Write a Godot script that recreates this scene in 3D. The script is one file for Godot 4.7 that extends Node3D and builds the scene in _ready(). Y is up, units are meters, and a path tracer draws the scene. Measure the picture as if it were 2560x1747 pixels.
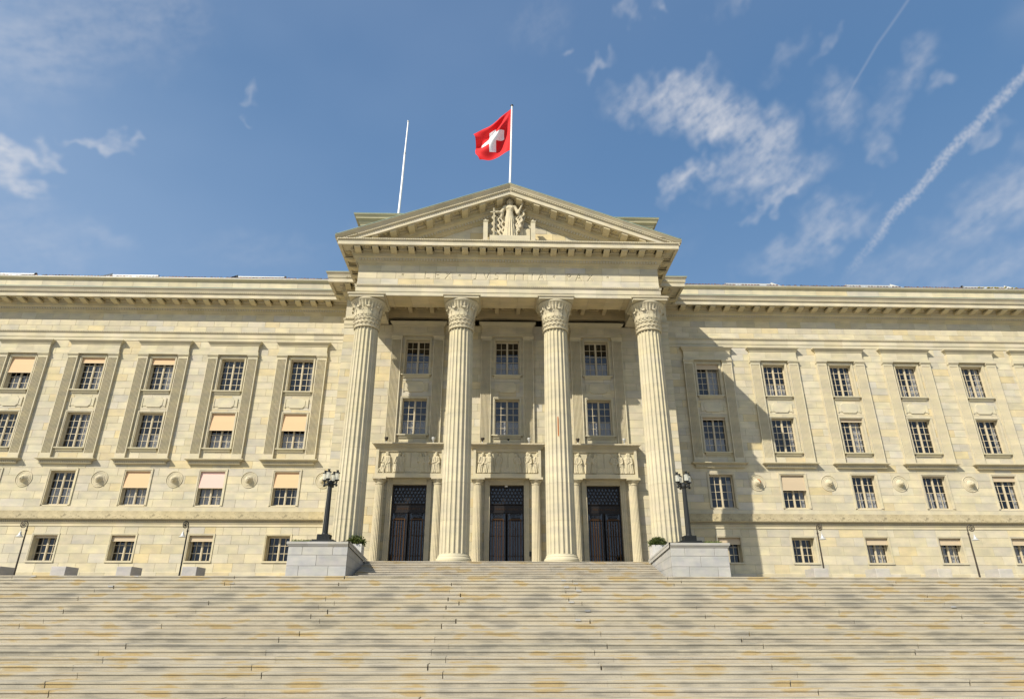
extends Node3D
# A neoclassical courthouse above a broad flight of stone steps, seen from below on a sunny day.
# x to the right along the facade, y up, z towards the camera; the wings' wall lies in z = 0. Metres.

class MB:
	var v := PackedVector3Array()
	var n := PackedVector3Array()
	var c := PackedColorArray()
	var uv := PackedVector2Array()
	var col := Color(1, 1, 1)
	func tri(a: Vector3, b: Vector3, d: Vector3) -> void:
		var m := (b - a).cross(d - a).normalized()
		v.push_back(a); v.push_back(d); v.push_back(b)
		n.push_back(m); n.push_back(m); n.push_back(m)
		c.push_back(col); c.push_back(col); c.push_back(col)
	func face(a: Vector3, b: Vector3, d: Vector3, towards: Vector3) -> void:
		if (b - a).cross(d - a).dot(towards) < 0.0:
			tri(a, d, b)
		else:
			tri(a, b, d)
	func quad(a: Vector3, b: Vector3, d: Vector3, e: Vector3) -> void:
		var m := (d - a).cross(e - b).normalized()
		quadn(a, b, d, e, m, m, m, m)
	func quadn(a: Vector3, b: Vector3, d: Vector3, e: Vector3, na: Vector3, nb: Vector3, nd: Vector3, ne: Vector3) -> void:
		v.push_back(a); v.push_back(d); v.push_back(b)
		v.push_back(a); v.push_back(e); v.push_back(d)
		n.push_back(na); n.push_back(nd); n.push_back(nb)
		n.push_back(na); n.push_back(ne); n.push_back(nd)
		for i in 6:
			c.push_back(col)
	func box(lo: Vector3, hi: Vector3) -> void:
		quad(Vector3(lo.x, lo.y, hi.z), Vector3(hi.x, lo.y, hi.z), hi, Vector3(lo.x, hi.y, hi.z))
		quad(Vector3(hi.x, lo.y, lo.z), lo, Vector3(lo.x, hi.y, lo.z), Vector3(hi.x, hi.y, lo.z))
		quad(Vector3(hi.x, lo.y, hi.z), Vector3(hi.x, lo.y, lo.z), Vector3(hi.x, hi.y, lo.z), hi)
		quad(lo, Vector3(lo.x, lo.y, hi.z), Vector3(lo.x, hi.y, hi.z), Vector3(lo.x, hi.y, lo.z))
		quad(Vector3(lo.x, hi.y, hi.z), hi, Vector3(hi.x, hi.y, lo.z), Vector3(lo.x, hi.y, lo.z))
		quad(lo, Vector3(hi.x, lo.y, lo.z), Vector3(hi.x, lo.y, hi.z), Vector3(lo.x, lo.y, hi.z))
	# a stone whose front (+z) edges are chamfered
	func stone(lo: Vector3, hi: Vector3, ch: float) -> void:
		var zi := hi.z - ch
		var p := [Vector3(lo.x, lo.y, zi), Vector3(hi.x, lo.y, zi), Vector3(hi.x, hi.y, zi), Vector3(lo.x, hi.y, zi)]
		var q := [Vector3(lo.x + ch, lo.y + ch, hi.z), Vector3(hi.x - ch, lo.y + ch, hi.z), Vector3(hi.x - ch, hi.y - ch, hi.z), Vector3(lo.x + ch, hi.y - ch, hi.z)]
		quad(q[0], q[1], q[2], q[3])
		for i in 4:
			var j := (i + 1) % 4
			quad(p[i], p[j], q[j], q[i])
			var b := Vector3(p[i].x, p[i].y, lo.z)
			var d := Vector3(p[j].x, p[j].y, lo.z)
			quad(b, d, p[j], p[i])
	# profile of (z, y), going up for faces towards +z, run along x
	func run_x(pr: Array, x0: float, x1: float, caps := false) -> void:
		for i in pr.size() - 1:
			quad(Vector3(x0, pr[i].y, pr[i].x), Vector3(x1, pr[i].y, pr[i].x), Vector3(x1, pr[i + 1].y, pr[i + 1].x), Vector3(x0, pr[i + 1].y, pr[i + 1].x))
		if caps:
			var poly := PackedVector2Array(pr)
			var t := Geometry2D.triangulate_polygon(poly)
			for i in range(0, t.size(), 3):
				var a: Vector2 = pr[t[i]]; var b: Vector2 = pr[t[i + 1]]; var d: Vector2 = pr[t[i + 2]]
				face(Vector3(x1, a.y, a.x), Vector3(x1, b.y, b.x), Vector3(x1, d.y, d.x), Vector3.RIGHT)
				face(Vector3(x0, a.y, a.x), Vector3(x0, d.y, d.x), Vector3(x0, b.y, b.x), Vector3.LEFT)
	# profile of (x, z) from left to right, run up from y0 to y1
	func run_y(pr: Array, y0: float, y1: float) -> void:
		for i in pr.size() - 1:
			quad(Vector3(pr[i].x, y0, pr[i].y), Vector3(pr[i + 1].x, y0, pr[i + 1].y), Vector3(pr[i + 1].x, y1, pr[i + 1].y), Vector3(pr[i].x, y1, pr[i].y))
	# profile of (r, h) round the axis from `at`; axis 1 is y, 2 is z
	func lathe(pr: Array, segs: int, at: Vector3, axis := 1, a0 := 0.0, a1 := TAU) -> void:
		for i in pr.size() - 1:
			var e: Vector2 = pr[i + 1] - pr[i]
			if e.length() < 1e-6:
				continue
			var m := Vector2(e.y, -e.x).normalized()
			for k in segs:
				var t0 := a0 + (a1 - a0) * k / segs
				var t1 := a0 + (a1 - a0) * (k + 1) / segs
				var d0 := Vector2(cos(t0), sin(t0)); var d1 := Vector2(cos(t1), sin(t1))
				if axis == 1:
					quadn(at + Vector3(d1.x * pr[i].x, pr[i].y, d1.y * pr[i].x), at + Vector3(d0.x * pr[i].x, pr[i].y, d0.y * pr[i].x), at + Vector3(d0.x * pr[i + 1].x, pr[i + 1].y, d0.y * pr[i + 1].x), at + Vector3(d1.x * pr[i + 1].x, pr[i + 1].y, d1.y * pr[i + 1].x),
						Vector3(d1.x * m.x, m.y, d1.y * m.x), Vector3(d0.x * m.x, m.y, d0.y * m.x), Vector3(d0.x * m.x, m.y, d0.y * m.x), Vector3(d1.x * m.x, m.y, d1.y * m.x))
				else:
					quadn(at + Vector3(d0.x * pr[i].x, d0.y * pr[i].x, pr[i].y), at + Vector3(d1.x * pr[i].x, d1.y * pr[i].x, pr[i].y), at + Vector3(d1.x * pr[i + 1].x, d1.y * pr[i + 1].x, pr[i + 1].y), at + Vector3(d0.x * pr[i + 1].x, d0.y * pr[i + 1].x, pr[i + 1].y),
						Vector3(d0.x * m.x, d0.y * m.x, m.y), Vector3(d1.x * m.x, d1.y * m.x, m.y), Vector3(d1.x * m.x, d1.y * m.x, m.y), Vector3(d0.x * m.x, d0.y * m.x, m.y))
	func tube(path: Array, radii: Array, segs: int) -> void:
		var rings := []
		var up := Vector3(0.31, 0.2, 0.93)
		for i in path.size():
			var a: Vector3 = path[maxi(i - 1, 0)]; var b: Vector3 = path[mini(i + 1, path.size() - 1)]
			var t := (b - a).normalized()
			var s := t.cross(up).normalized()
			if s.length() < 0.5:
				s = t.cross(Vector3.RIGHT).normalized()
			var w := s.cross(t)
			var ring := []
			for k in segs:
				var g := TAU * k / segs
				ring.append([path[i] + (s * cos(g) + w * sin(g)) * float(radii[i]), s * cos(g) + w * sin(g)])
			rings.append(ring)
		for i in path.size() - 1:
			for k in segs:
				var j := (k + 1) % segs
				quadn(rings[i][j][0], rings[i][k][0], rings[i + 1][k][0], rings[i + 1][j][0], rings[i][j][1], rings[i][k][1], rings[i + 1][k][1], rings[i + 1][j][1])
		for k in segs:
			var j := (k + 1) % segs
			tri(path[0], rings[0][k][0], rings[0][j][0])
			tri(path[-1], rings[-1][j][0], rings[-1][k][0])
	func done() -> ArrayMesh:
		var a := []
		a.resize(Mesh.ARRAY_MAX)
		a[Mesh.ARRAY_VERTEX] = v; a[Mesh.ARRAY_NORMAL] = n; a[Mesh.ARRAY_COLOR] = c
		if uv.size() == v.size():
			a[Mesh.ARRAY_TEX_UV] = uv
		var m := ArrayMesh.new()
		m.add_surface_from_arrays(Mesh.PRIMITIVE_TRIANGLES, a)
		return m

var M := {}
var rng := RandomNumberGenerator.new()
var house: Node3D
var blocks := []          # every ashlar block: [lo, hi, colour]
var backing := MB.new()
const WALL := Color(0.56, 0.505, 0.36)
const EYE := Vector3(-0.6587, -1.9352, 35.3857)

func lin(r: float, g: float, b: float, a := 1.0) -> Color:
	var k := Color(r, g, b).linear_to_srgb()
	k.a = a
	return k

func grp(called: String, parent: Node, at := Vector3.ZERO) -> Node3D:
	var o := Node3D.new()
	o.name = called
	o.position = at
	parent.add_child(o, true)
	return o

func put(called: String, shape: Variant, mat: Material, parent: Node, at := Vector3.ZERO) -> MeshInstance3D:
	var o := MeshInstance3D.new()
	o.name = called
	o.mesh = shape.done() if shape is MB else shape
	o.material_override = null
	if o.mesh is ArrayMesh and o.mesh.get_surface_count() == 0:
		pass
	elif o.mesh is ArrayMesh and o.mesh.surface_get_material(0) == null:
		o.mesh.surface_set_material(0, mat)
	else:
		o.set_surface_override_material(0, mat)
	o.position = at
	parent.add_child(o, true)
	return o

func tag(o: Node, label: String, category := "", group := "", kind := "") -> void:
	if label: o.set_meta("label", label)
	if category: o.set_meta("category", category)
	if group: o.set_meta("group", group)
	if kind: o.set_meta("kind", kind)

func tone(base: Color, amount := 0.1) -> Color:
	var k := 1.0 + rng.randf_range(-amount, amount)
	var w := rng.randf_range(-amount, amount) * 0.55
	return Color(base.r * k * (1.0 + w * 0.3), base.g * k, base.b * k * (1.0 - w))

func noise(seed_: int, freq: float, w: int, h: int, oct := 4) -> Image:
	var f := FastNoiseLite.new()
	f.seed = seed_; f.frequency = freq; f.noise_type = FastNoiseLite.TYPE_SIMPLEX_SMOOTH
	f.fractal_octaves = oct
	return f.get_seamless_image(w, h, false, false, 0.15)

# ---------------------------------------------------------------- materials
func std(called: String, col: Color, rough: float, metal := 0.0) -> StandardMaterial3D:
	var m := StandardMaterial3D.new()
	m.resource_name = called
	m.albedo_color = col; m.roughness = rough; m.metallic = metal
	M[called] = m
	return m

func stone_like(called: String, tex: Image, bump: Image, period: float, bump_cm: float, rough := 0.92) -> StandardMaterial3D:
	var m := std(called, Color.WHITE, rough)
	m.vertex_color_use_as_albedo = true
	m.albedo_texture = ImageTexture.create_from_image(tex)
	m.heightmap_enabled = true
	m.heightmap_texture = ImageTexture.create_from_image(bump)
	m.heightmap_scale = bump_cm
	m.uv1_triplanar = true; m.uv1_world_triplanar = true
	m.uv1_scale = Vector3.ONE / period
	m.metallic_specular = 0.25
	return m

func materials() -> void:
	var s := 512
	var a := noise(3, 0.006, s, s, 4)
	var b := noise(5, 0.012, 128, s, 4); b.resize(s, s, Image.INTERPOLATE_CUBIC)
	var g := noise(8, 0.12, s, s, 3)
	var tex := Image.create_empty(s, s, false, Image.FORMAT_RGB8)
	for y in s:
		for x in s:
			var va := a.get_pixel(x, y).r - 0.5
			var vb := b.get_pixel(x, y).r - 0.5
			var vg := g.get_pixel(x, y).r - 0.5
			var k := 0.95 + va * 0.07 + vb * 0.07 + vg * 0.06
			tex.set_pixel(x, y, Color(clampf(k + vb * 0.02, 0, 1), clampf(k, 0, 1), clampf(k - va * 0.05, 0, 1)))
	stone_like("stone", tex, g, 2.7, 0.25)
	# weathered belt course: dark streaks and blotches
	var wtex := Image.create_empty(s, s, false, Image.FORMAT_RGB8)
	var wa := noise(31, 0.02, s, s, 5)
	for y in s:
		for x in s:
			var k := 0.86 + (b.get_pixel((x * 3) % s, y).r - 0.5) * 0.2 + (g.get_pixel(x, y).r - 0.5) * 0.14
			k -= smoothstep(0.62, 0.85, wa.get_pixel(x, y).r) * 0.24
			wtex.set_pixel(x, y, Color(clampf(k, 0, 1), clampf(k * 0.985, 0, 1), clampf(k * 0.95, 0, 1)))
	stone_like("weathered", wtex, g, 2.3, 0.4)
	# steps: pale stone with ochre and grey blotches and specks
	var big := noise(12, 0.004, 1024, 1024, 4)
	var och := noise(14, 0.011, 256, 1024, 5); och.resize(1024, 1024, Image.INTERPOLATE_CUBIC)
	var gr := noise(15, 0.16, 1024, 1024, 3)
	var st := Image.create_empty(1024, 1024, false, Image.FORMAT_RGB8)
	for y in 1024:
		for x in 1024:
			var v := big.get_pixel(x, y).r; var o := och.get_pixel(x, y).r; var q := gr.get_pixel(x, y).r
			var k := 0.93 + (v - 0.5) * 0.02 + (o - 0.5) * 0.16 + (q - 0.5) * 0.22
			var oc := smoothstep(0.60, 0.80, o) * 0.6
			var gy := smoothstep(0.46, 0.20, o) * 0.09
			k -= smoothstep(0.74, 0.86, q) * 0.22
			st.set_pixel(x, y, Color(clampf(k * (1.0 - 0.10 * oc) - gy, 0, 1), clampf(k * (1.0 - 0.20 * oc) - gy * 0.9, 0, 1), clampf(k * (1.0 - 0.42 * oc) - gy * 0.7, 0, 1)))
	stone_like("step_stone", st, gr, 5.3, 0.5)
	stone_like("granite", tex, gr, 1.9, 0.5)
	var paint := std("window_paint", lin(0.52, 0.45, 0.31), 0.55)
	paint.metallic_specular = 0.4
	var gl := std("window_glass", Color(0.05, 0.06, 0.075, 0.45), 0.03)
	gl.transparency = BaseMaterial3D.TRANSPARENCY_ALPHA
	gl.metallic_specular = 0.75
	var dg := std("door_glass", Color(0.05, 0.06, 0.08, 0.7), 0.03)
	dg.transparency = BaseMaterial3D.TRANSPARENCY_ALPHA
	dg.metallic_specular = 0.7
	var cu := std("curtain", lin(0.80, 0.80, 0.80), 1.0)
	cu.backlight_enabled = true; cu.backlight = Color(0.3, 0.3, 0.3)
	std("blind_peach", lin(0.62, 0.42, 0.245), 0.9)
	std("blind_pink", lin(0.66, 0.45, 0.39), 0.9)
	std("blind_beige", lin(0.46, 0.37, 0.25), 0.9)
	std("interior", lin(0.10, 0.09, 0.08), 1.0)
	std("bronze_dark", lin(0.018, 0.014, 0.012), 0.45, 0.5)
	std("bronze", lin(0.09, 0.045, 0.018), 0.45, 0.6)
	std("iron", lin(0.018, 0.020, 0.019), 0.5, 0.3)
	std("iron_brown", lin(0.045, 0.035, 0.025), 0.55, 0.3)
	std("white_metal", lin(0.75, 0.75, 0.74), 0.4)
	std("grey_metal", lin(0.50, 0.50, 0.47), 0.45, 0.3)
	std("dark_panel", lin(0.05, 0.05, 0.055), 0.3)
	std("copper", lin(0.20, 0.27, 0.21), 0.6)
	std("rust", lin(0.42, 0.12, 0.02), 0.95)
	std("forecourt", lin(0.30, 0.28, 0.24), 0.95)
	std("moss", lin(0.30, 0.26, 0.05), 1.0)
	var tl := std("tile", Color.WHITE, 0.9)
	tl.vertex_color_use_as_albedo = true
	var lg := std("lantern_glass", Color(0.86, 0.86, 0.80, 0.45), 0.12)
	lg.transparency = BaseMaterial3D.TRANSPARENCY_ALPHA
	var lf := std("leaf", Color.WHITE, 0.65)
	lf.vertex_color_use_as_albedo = true
	lf.backlight_enabled = true; lf.backlight = Color(0.25, 0.3, 0.08)

# ---------------------------------------------------------------- sky
func ad(a: float, b: float) -> float:
	return wrapf(a - b, -180.0, 180.0)

func seg_d(p: Vector2, a: Vector2, b: Vector2) -> float:
	var t := clampf((p - a).dot(b - a) / (b - a).length_squared(), 0.0, 1.0)
	return (p - a - (b - a) * t).length()

func make_sky(exposure: float) -> PanoramaSkyMaterial:
	var w := 4096; var h := 2048
	var lo := Image.create_empty(512, 256, false, Image.FORMAT_RGBF)
	var sun := Vector3(-1.0, 1.16, 1.0).normalized()
	var nz := FastNoiseLite.new()
	nz.seed = 21; nz.frequency = 1.0; nz.fractal_octaves = 5; nz.noise_type = FastNoiseLite.TYPE_SIMPLEX_SMOOTH
	for y in 256:
		var el := PI / 2 - (y + 0.5) / 256 * PI
		for x in 512:
			var az := (x + 0.5) / 512 * TAU
			var d := Vector3(sin(az) * cos(el), sin(el), -cos(az) * cos(el))
			var u := maxf(d.y, 0.0)
			# display values of clear air by height, then linear
			var c: Color
			if u < 0.35:
				c = Color(0.66, 0.765, 0.885).lerp(Color(0.53, 0.675, 0.845), u / 0.35)
			elif u < 0.64:
				c = Color(0.53, 0.675, 0.845).lerp(Color(0.385, 0.552, 0.745), (u - 0.35) / 0.29)
			else:
				c = Color(0.385, 0.552, 0.745).lerp(Color(0.26, 0.425, 0.63), (u - 0.64) / 0.36)
			c = c.srgb_to_linear() * 0.84
			var cs := d.dot(sun)
			# thin haze: brighter towards the sun and all along the sunward half of the sky
			var haze := clampf((cs + 0.42) / 1.42, 0.0, 1.0)
			haze = haze * haze * 0.95 + pow(maxf(cs, 0.0), 14.0) * 1.6 + pow(maxf(cs, 0.0), 90.0) * 4.0
			haze *= 0.75 + 0.5 * nz.get_noise_3d(d.x * 1.6, d.y * 3.0, d.z * 1.6)
			c += Color(0.50, 0.50, 0.48) * haze
			# streaky thin clouds all round
			var n := nz.get_noise_3d(d.x * 2.6 + 4.0, d.y * 6.0, d.z * 2.6)
			var cl := smoothstep(0.12, 0.55, n) * 0.42 * smoothstep(0.0, 0.2, u)
			var azd := wrapf(rad_to_deg(az), -180.0, 180.0)
			if azd > -48.0 and azd < 52.0:
				cl *= smoothstep(43.0, 52.0, absf(azd - 2.0))   # here the clouds are drawn one by one below
			c = c.lerp(Color(0.72, 0.73, 0.75), cl)
			if d.y < 0.0:
				c = c.lerp(Color(0.34, 0.33, 0.30), smoothstep(0.0, 0.12, -d.y))
			c /= exposure
			lo.set_pixel(x, y, c)
	lo.resize(w, h, Image.INTERPOLATE_BILINEAR)
	# the clouds over the building, by azimuth and height in degrees: [azimuth, height, half width, half height, tilt, strength]
	var puffs := [
		[17.5, 42.6, 4.6, 1.5, -0.10, 0.50], [22.6, 41.2, 3.8, 2.1, -0.30, 0.72], [25.6, 39.0, 3.4, 1.6, -0.45, 0.55], [28.8, 37.8, 2.6, 1.5, 0.5, 0.45], [21.0, 43.6, 3.2, 1.0, 0.1, 0.30],
		[19.4, 36.2, 2.4, 0.9, 0.55, 0.62], [22.8, 36.6, 3.0, 0.8, 0.15, 0.48], [25.0, 34.8, 3.8, 1.1, 0.10, 0.40], [29.5, 34.3, 3.6, 1.4, 0.10, 0.40], [27.3, 36.0, 3.0, 1.4, 0.2, 0.30],
		[27.6, 32.8, 3.0, 0.5, 0.35, 0.42], [32.0, 30.9, 2.6, 1.2, 0.3, 0.32], [28.6, 28.8, 4.4, 1.1, 0.15, 0.30], [32.8, 29.2, 2.8, 0.9, 0.2, 0.28], [28.5, 27.2, 2.6, 0.8, 0.2, 0.22],
		[11.5, 46.2, 1.7, 0.55, 0.35, 0.34], [8.4, 47.3, 0.8, 0.4, 0.2, 0.22], [15.6, 50.0, 1.4, 0.8, -0.2, 0.26], [19.3, 49.4, 0.8, 0.6, -0.4, 0.28], [28.5, 48.6, 3.4, 0.8, 0.3, 0.13],
		[34.8, 38.6, 1.9, 1.8, -0.6, 0.34], [41.0, 39.0, 2.5, 1.2, 0.35, 0.26], [42.8, 36.9, 1.1, 0.6, 0.1, 0.30], [38.2, 36.6, 1.8, 1.0, 0.5, 0.22], [36.8, 34.3, 1.0, 0.9, 0.8, 0.26], [45.0, 32.8, 1.3, 0.5, 0.2, 0.34],
		[31.0, 43.0, 2.4, 0.9, 0.5, 0.15], [35.0, 43.0, 1.6, 0.5, 0.5, 0.2], [45.5, 28.6, 4.2, 1.9, 0.3, 0.34], [41.5, 27.0, 4.0, 1.6, 0.15, 0.20], [42.0, 23.4, 5.5, 1.6, 0.15, 0.22], [36.0, 25.2, 5.0, 1.4, 0.1, 0.14],
		[-42.6, 30.9, 2.6, 0.9, 0.15, 0.85], [-43.4, 29.9, 1.5, 1.5, 0.3, 0.90], [-41.0, 29.0, 1.5, 0.8, -0.2, 0.95], [-40.2, 31.3, 1.1, 0.5, -0.2, 0.45], [-37.5, 33.6, 2.0, 0.42, 0.28, 0.62], [-35.0, 34.6, 0.9, 0.3, 0.3, 0.28],
		[-26.6, 40.8, 0.95, 0.4, 0.55, 0.26], [-26.2, 38.8, 0.5, 0.3, 0.2, 0.14], [-34.5, 27.5, 2.0, 0.8, 0.1, 0.10], [-23.0, 29.0, 6.0, 1.4, 0.15, 0.06], [-10.0, 33.0, 6.0, 1.4, 0.3, 0.05],
		[-38.0, 43.0, 7.0, 4.0, 0.4, 0.16], [-44.0, 37.5, 5.0, 3.5, 0.4, 0.22], [-40.0, 25.5, 6.0, 3.0, 0.1, 0.14], [5.0, 49.5, 4.0, 1.6, 0.2, 0.07], [14.0, 30.0, 6.0, 2.0, 0.3, 0.05],
	]
	var trail := [Vector2(49.5, 36.2), Vector2(47.91, 35.41), Vector2(45.7, 34.41), Vector2(43.66, 33.36), Vector2(41.46, 32.43), Vector2(38.59, 30.44), Vector2(36.68, 29.51), Vector2(34.28, 27.41), Vector2(31.74, 25.39), Vector2(29.5, 23.4)]
	var trail2 := [Vector2(43.0, 43.7), Vector2(42.36, 43.31), Vector2(39.07, 41.5), Vector2(36.55, 39.66), Vector2(34.2, 37.6)]
	var f1 := FastNoiseLite.new()
	f1.seed = 7; f1.frequency = 0.55; f1.fractal_octaves = 6; f1.noise_type = FastNoiseLite.TYPE_SIMPLEX_SMOOTH; f1.fractal_gain = 0.55
	var f2 := FastNoiseLite.new()
	f2.seed = 17; f2.frequency = 0.30; f2.fractal_octaves = 3; f2.noise_type = FastNoiseLite.TYPE_SIMPLEX_SMOOTH
	var y0 := int((90.0 - 53.5) / 180.0 * h); var y1 := int((90.0 - 20.0) / 180.0 * h)
	var x0 := int(-50.0 / 360.0 * w); var x1 := int(53.0 / 360.0 * w)
	for y in range(y0, y1):
		var el := 90.0 - (y + 0.5) / h * 180.0
		for xx in range(x0, x1):
			var az := (xx + 0.5) / w * 360.0
			var wob := Vector2(f2.get_noise_2d(az, el), f2.get_noise_2d(az + 90.0, el)) * 1.3
			var p := Vector2(az, el) + wob
			var k := 0.0
			for q in puffs:
				var dx: float = p.x - q[0]
				var dy: float = p.y - q[1]
				if absf(dx) > q[2] * 1.7 + q[3] or absf(dy) > q[2] * 1.2 + q[3]:
					continue
				var ca := cos(q[4]); var sa := sin(q[4])
				var e := Vector2((dx * ca + dy * sa) / q[2], (-dx * sa + dy * ca) / q[3]).length()
				if e < 1.5:
					var s := smoothstep(1.5, 0.1, e)
					k += s * float(q[5])
			if k > 0.002:
				var ca2 := 0.93; var sa2 := 0.36   # wisps drawn out along the wind
				var n := f1.get_noise_2d((az * ca2 + el * sa2) * 0.55, (-az * sa2 + el * ca2) * 1.5)
				var n2 := f1.get_noise_2d(az * 2.1 + 40.0, el * 2.6)
				k *= clampf(0.85 + n * 0.9 + n2 * 0.35, 0.0, 1.7)
			if az > 28.0:
				var dmin := 9.0
				for i in trail.size() - 1:
					dmin = minf(dmin, seg_d(Vector2(az, el) + wob * 0.12, trail[i], trail[i + 1]))
				if dmin < 1.2:
					var wd := 0.36 + 0.20 * f1.get_noise_2d(az * 4.0, el * 4.0)
					k += smoothstep(wd * 1.5, wd * 0.2, dmin) * clampf(0.46 + 0.6 * f1.get_noise_2d(az * 5.0 + 9.0, el * 5.0), 0.1, 0.8) * smoothstep(24.5, 31.0, el) 
				var d2 := 9.0
				for i in trail2.size() - 1:
					d2 = minf(d2, seg_d(Vector2(az, el), trail2[i], trail2[i + 1]))
				k += smoothstep(0.14, 0.03, d2) * 0.16 * smoothstep(37.0, 40.0, el)
			if k > 0.002:
				var xi := posmod(xx, w)
				var c := lo.get_pixel(xi, y)
				k = 1.0 - exp(-k * 0.80)
				lo.set_pixel(xi, y, c.lerp(Color(0.80, 0.79, 0.80) / exposure, clampf(k, 0.0, 0.9)))
	var sky := PanoramaSkyMaterial.new()
	sky.panorama = ImageTexture.create_from_image(lo)
	return sky

# ---------------------------------------------------------------- masonry
# Courses of blocks between the heights ys, in the plane z, leaving the openings out.
func ashlar(x0: float, x1: float, ys: Array, z: float, openings: Array, length: float, base: Color, var_amt := 0.10) -> void:
	for i in ys.size() - 1:
		var ya: float = ys[i]; var yb: float = ys[i + 1]
		var spans := [[x0, x1, ya, yb]]
		for o: Rect2 in openings:
			var oy0 := o.position.y; var oy1 := o.position.y + o.size.y
			if oy1 <= ya + 0.02 or oy0 >= yb - 0.02:
				continue
			var next := []
			for s in spans:
				var a: float = s[0]; var b: float = s[1]
				var ox0 := o.position.x; var ox1 := o.position.x + o.size.x
				if ox1 <= a or ox0 >= b or s[3] - s[2] < yb - ya - 0.001:
					next.append(s); continue
				if ox0 > a + 0.01: next.append([a, ox0, ya, yb])
				if ox1 < b - 0.01: next.append([ox1, b, ya, yb])
				if oy0 > ya + 0.02: next.append([maxf(a, ox0), minf(b, ox1), ya, oy0])
				if oy1 < yb - 0.02: next.append([maxf(a, ox0), minf(b, ox1), oy1, yb])
			spans = next
		var off := rng.randf_range(0.0, 0.2) + (0.5 if i % 2 else 0.0)
		for s in spans:
			var cuts := [s[0]]
			var k := floori(s[0] / length - off) + 1
			while (k + off) * length < s[1]:
				var p: float = (k + off) * length + rng.randf_range(-0.12, 0.12) * length
				if p > cuts[-1] + 0.30 * length and p < s[1] - 0.30 * length:
					cuts.append(p)
				k += 1
			cuts.append(s[1])
			for j in cuts.size() - 1:
				var col := tone(base, var_amt)
				var r := rng.randf()
				if r < 0.18:
					col = Color(col.r * 0.93, col.g * 0.95, col.b * 1.04)
				elif r > 0.88:
					col = Color(col.r * 1.05, col.g * 0.99, col.b * 0.86)
				blocks.append([Vector3(cuts[j] + 0.004, s[2] + 0.004, z - 0.03), Vector3(cuts[j + 1] - 0.004, s[3] - 0.004, z + rng.randf_range(-0.0015, 0.0015)), col])
			backing.col = Color(0.25, 0.22, 0.16)
			backing.quad(Vector3(s[0], s[2], z - 0.012), Vector3(s[1], s[2], z - 0.012), Vector3(s[1], s[3], z - 0.012), Vector3(s[0], s[3], z - 0.012))

func levels(y0: float, y1: float, n: int) -> Array:
	var r := []
	for i in n + 1:
		r.append(lerpf(y0, y1, float(i) / n))
	return r

# A moulding of the profile (outward, y), from the bottom up, along a path in plan (x, z) with the outside on its left.
func moulding(mb: MB, path: Array, pr: Array, base: Color, piece := 1.05, amt := 0.07) -> void:
	var nrm := []
	for i in path.size() - 1:
		var d: Vector2 = (path[i + 1] - path[i]).normalized()
		nrm.append(Vector2(-d.y, d.x))
	for i in path.size() - 1:
		var m0: Vector2 = nrm[i]; var m1: Vector2 = nrm[i]
		if i > 0:
			m0 = (nrm[i - 1] + nrm[i]) / (1.0 + nrm[i - 1].dot(nrm[i]))
		if i < path.size() - 2:
			m1 = (nrm[i] + nrm[i + 1]) / (1.0 + nrm[i].dot(nrm[i + 1]))
		var length: float = (path[i + 1] - path[i]).length()
		var n := maxi(1, roundi(length / piece))
		for k in n:
			mb.col = tone(base, amt)
			var t0 := float(k) / n; var t1 := float(k + 1) / n
			for j in pr.size() - 1:
				var q := []
				for e in [[t0, j], [t1, j], [t1, j + 1], [t0, j + 1]]:
					var o: Vector2 = pr[e[1]]
					var a: Vector2 = path[i] + m0 * o.x
					var b: Vector2 = path[i + 1] + m1 * o.x
					var p: Vector2 = a.lerp(b, e[0])
					q.append(Vector3(p.x, o.y, p.y))
				mb.quad(q[0], q[1], q[2], q[3])

# Small repeated ornament (beads, dentils) as one mass: an instance per place.
func many(called: String, shape: Mesh, places: Array, parent: Node, mat: Material) -> void:
	var mm := MultiMesh.new()
	mm.transform_format = MultiMesh.TRANSFORM_3D
	mm.mesh = shape
	mm.instance_count = places.size()
	for i in places.size():
		mm.set_instance_transform(i, places[i])
	var o := MultiMeshInstance3D.new()
	o.name = called
	o.multimesh = mm
	o.material_override = mat
	o.set_meta("kind", "stuff")
	parent.add_child(o, true)

func along(places: Array, a: Vector2, b: Vector2, y: float, o: float, step: float) -> void:
	var d := (b - a).normalized()
	var nn := Vector2(-d.y, d.x)
	var n := int((b - a).length() / step)
	for i in n:
		var p := a + d * (i + 0.5) * step + nn * o
		var t := Transform3D(Basis(Vector3(d.x, 0, d.y), Vector3.UP, Vector3(nn.x, 0, nn.y)), Vector3(p.x, y, p.y))
		places.append(t)

func little(w: float, h: float, d: float) -> ArrayMesh:
	var m := MB.new()
	m.col = WALL * 0.97
	m.run_x([Vector2(0, -h / 2), Vector2(d * 0.75, -h * 0.42), Vector2(d, -h * 0.1), Vector2(d * 0.9, h * 0.3), Vector2(0, h / 2)], -w / 2, w / 2, true)
	return m.done()

# ---------------------------------------------------------------- the building's shell
const PLAN := [Vector2(-36, 0), Vector2(-9.15, 0), Vector2(-9.15, 2.2), Vector2(-7.74, 2.2), Vector2(-7.74, 6.2), Vector2(7.74, 6.2), Vector2(7.74, 2.2), Vector2(9.15, 2.2), Vector2(9.15, 0), Vector2(36, 0)]
const PITCH := 0.378
const WX := 11.93

func wing_x() -> Array:
	var r := []
	for i in 7:
		r.append(-(WX + 4.0 * i))
		r.append(WX + 4.0 * i)
	return r

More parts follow.
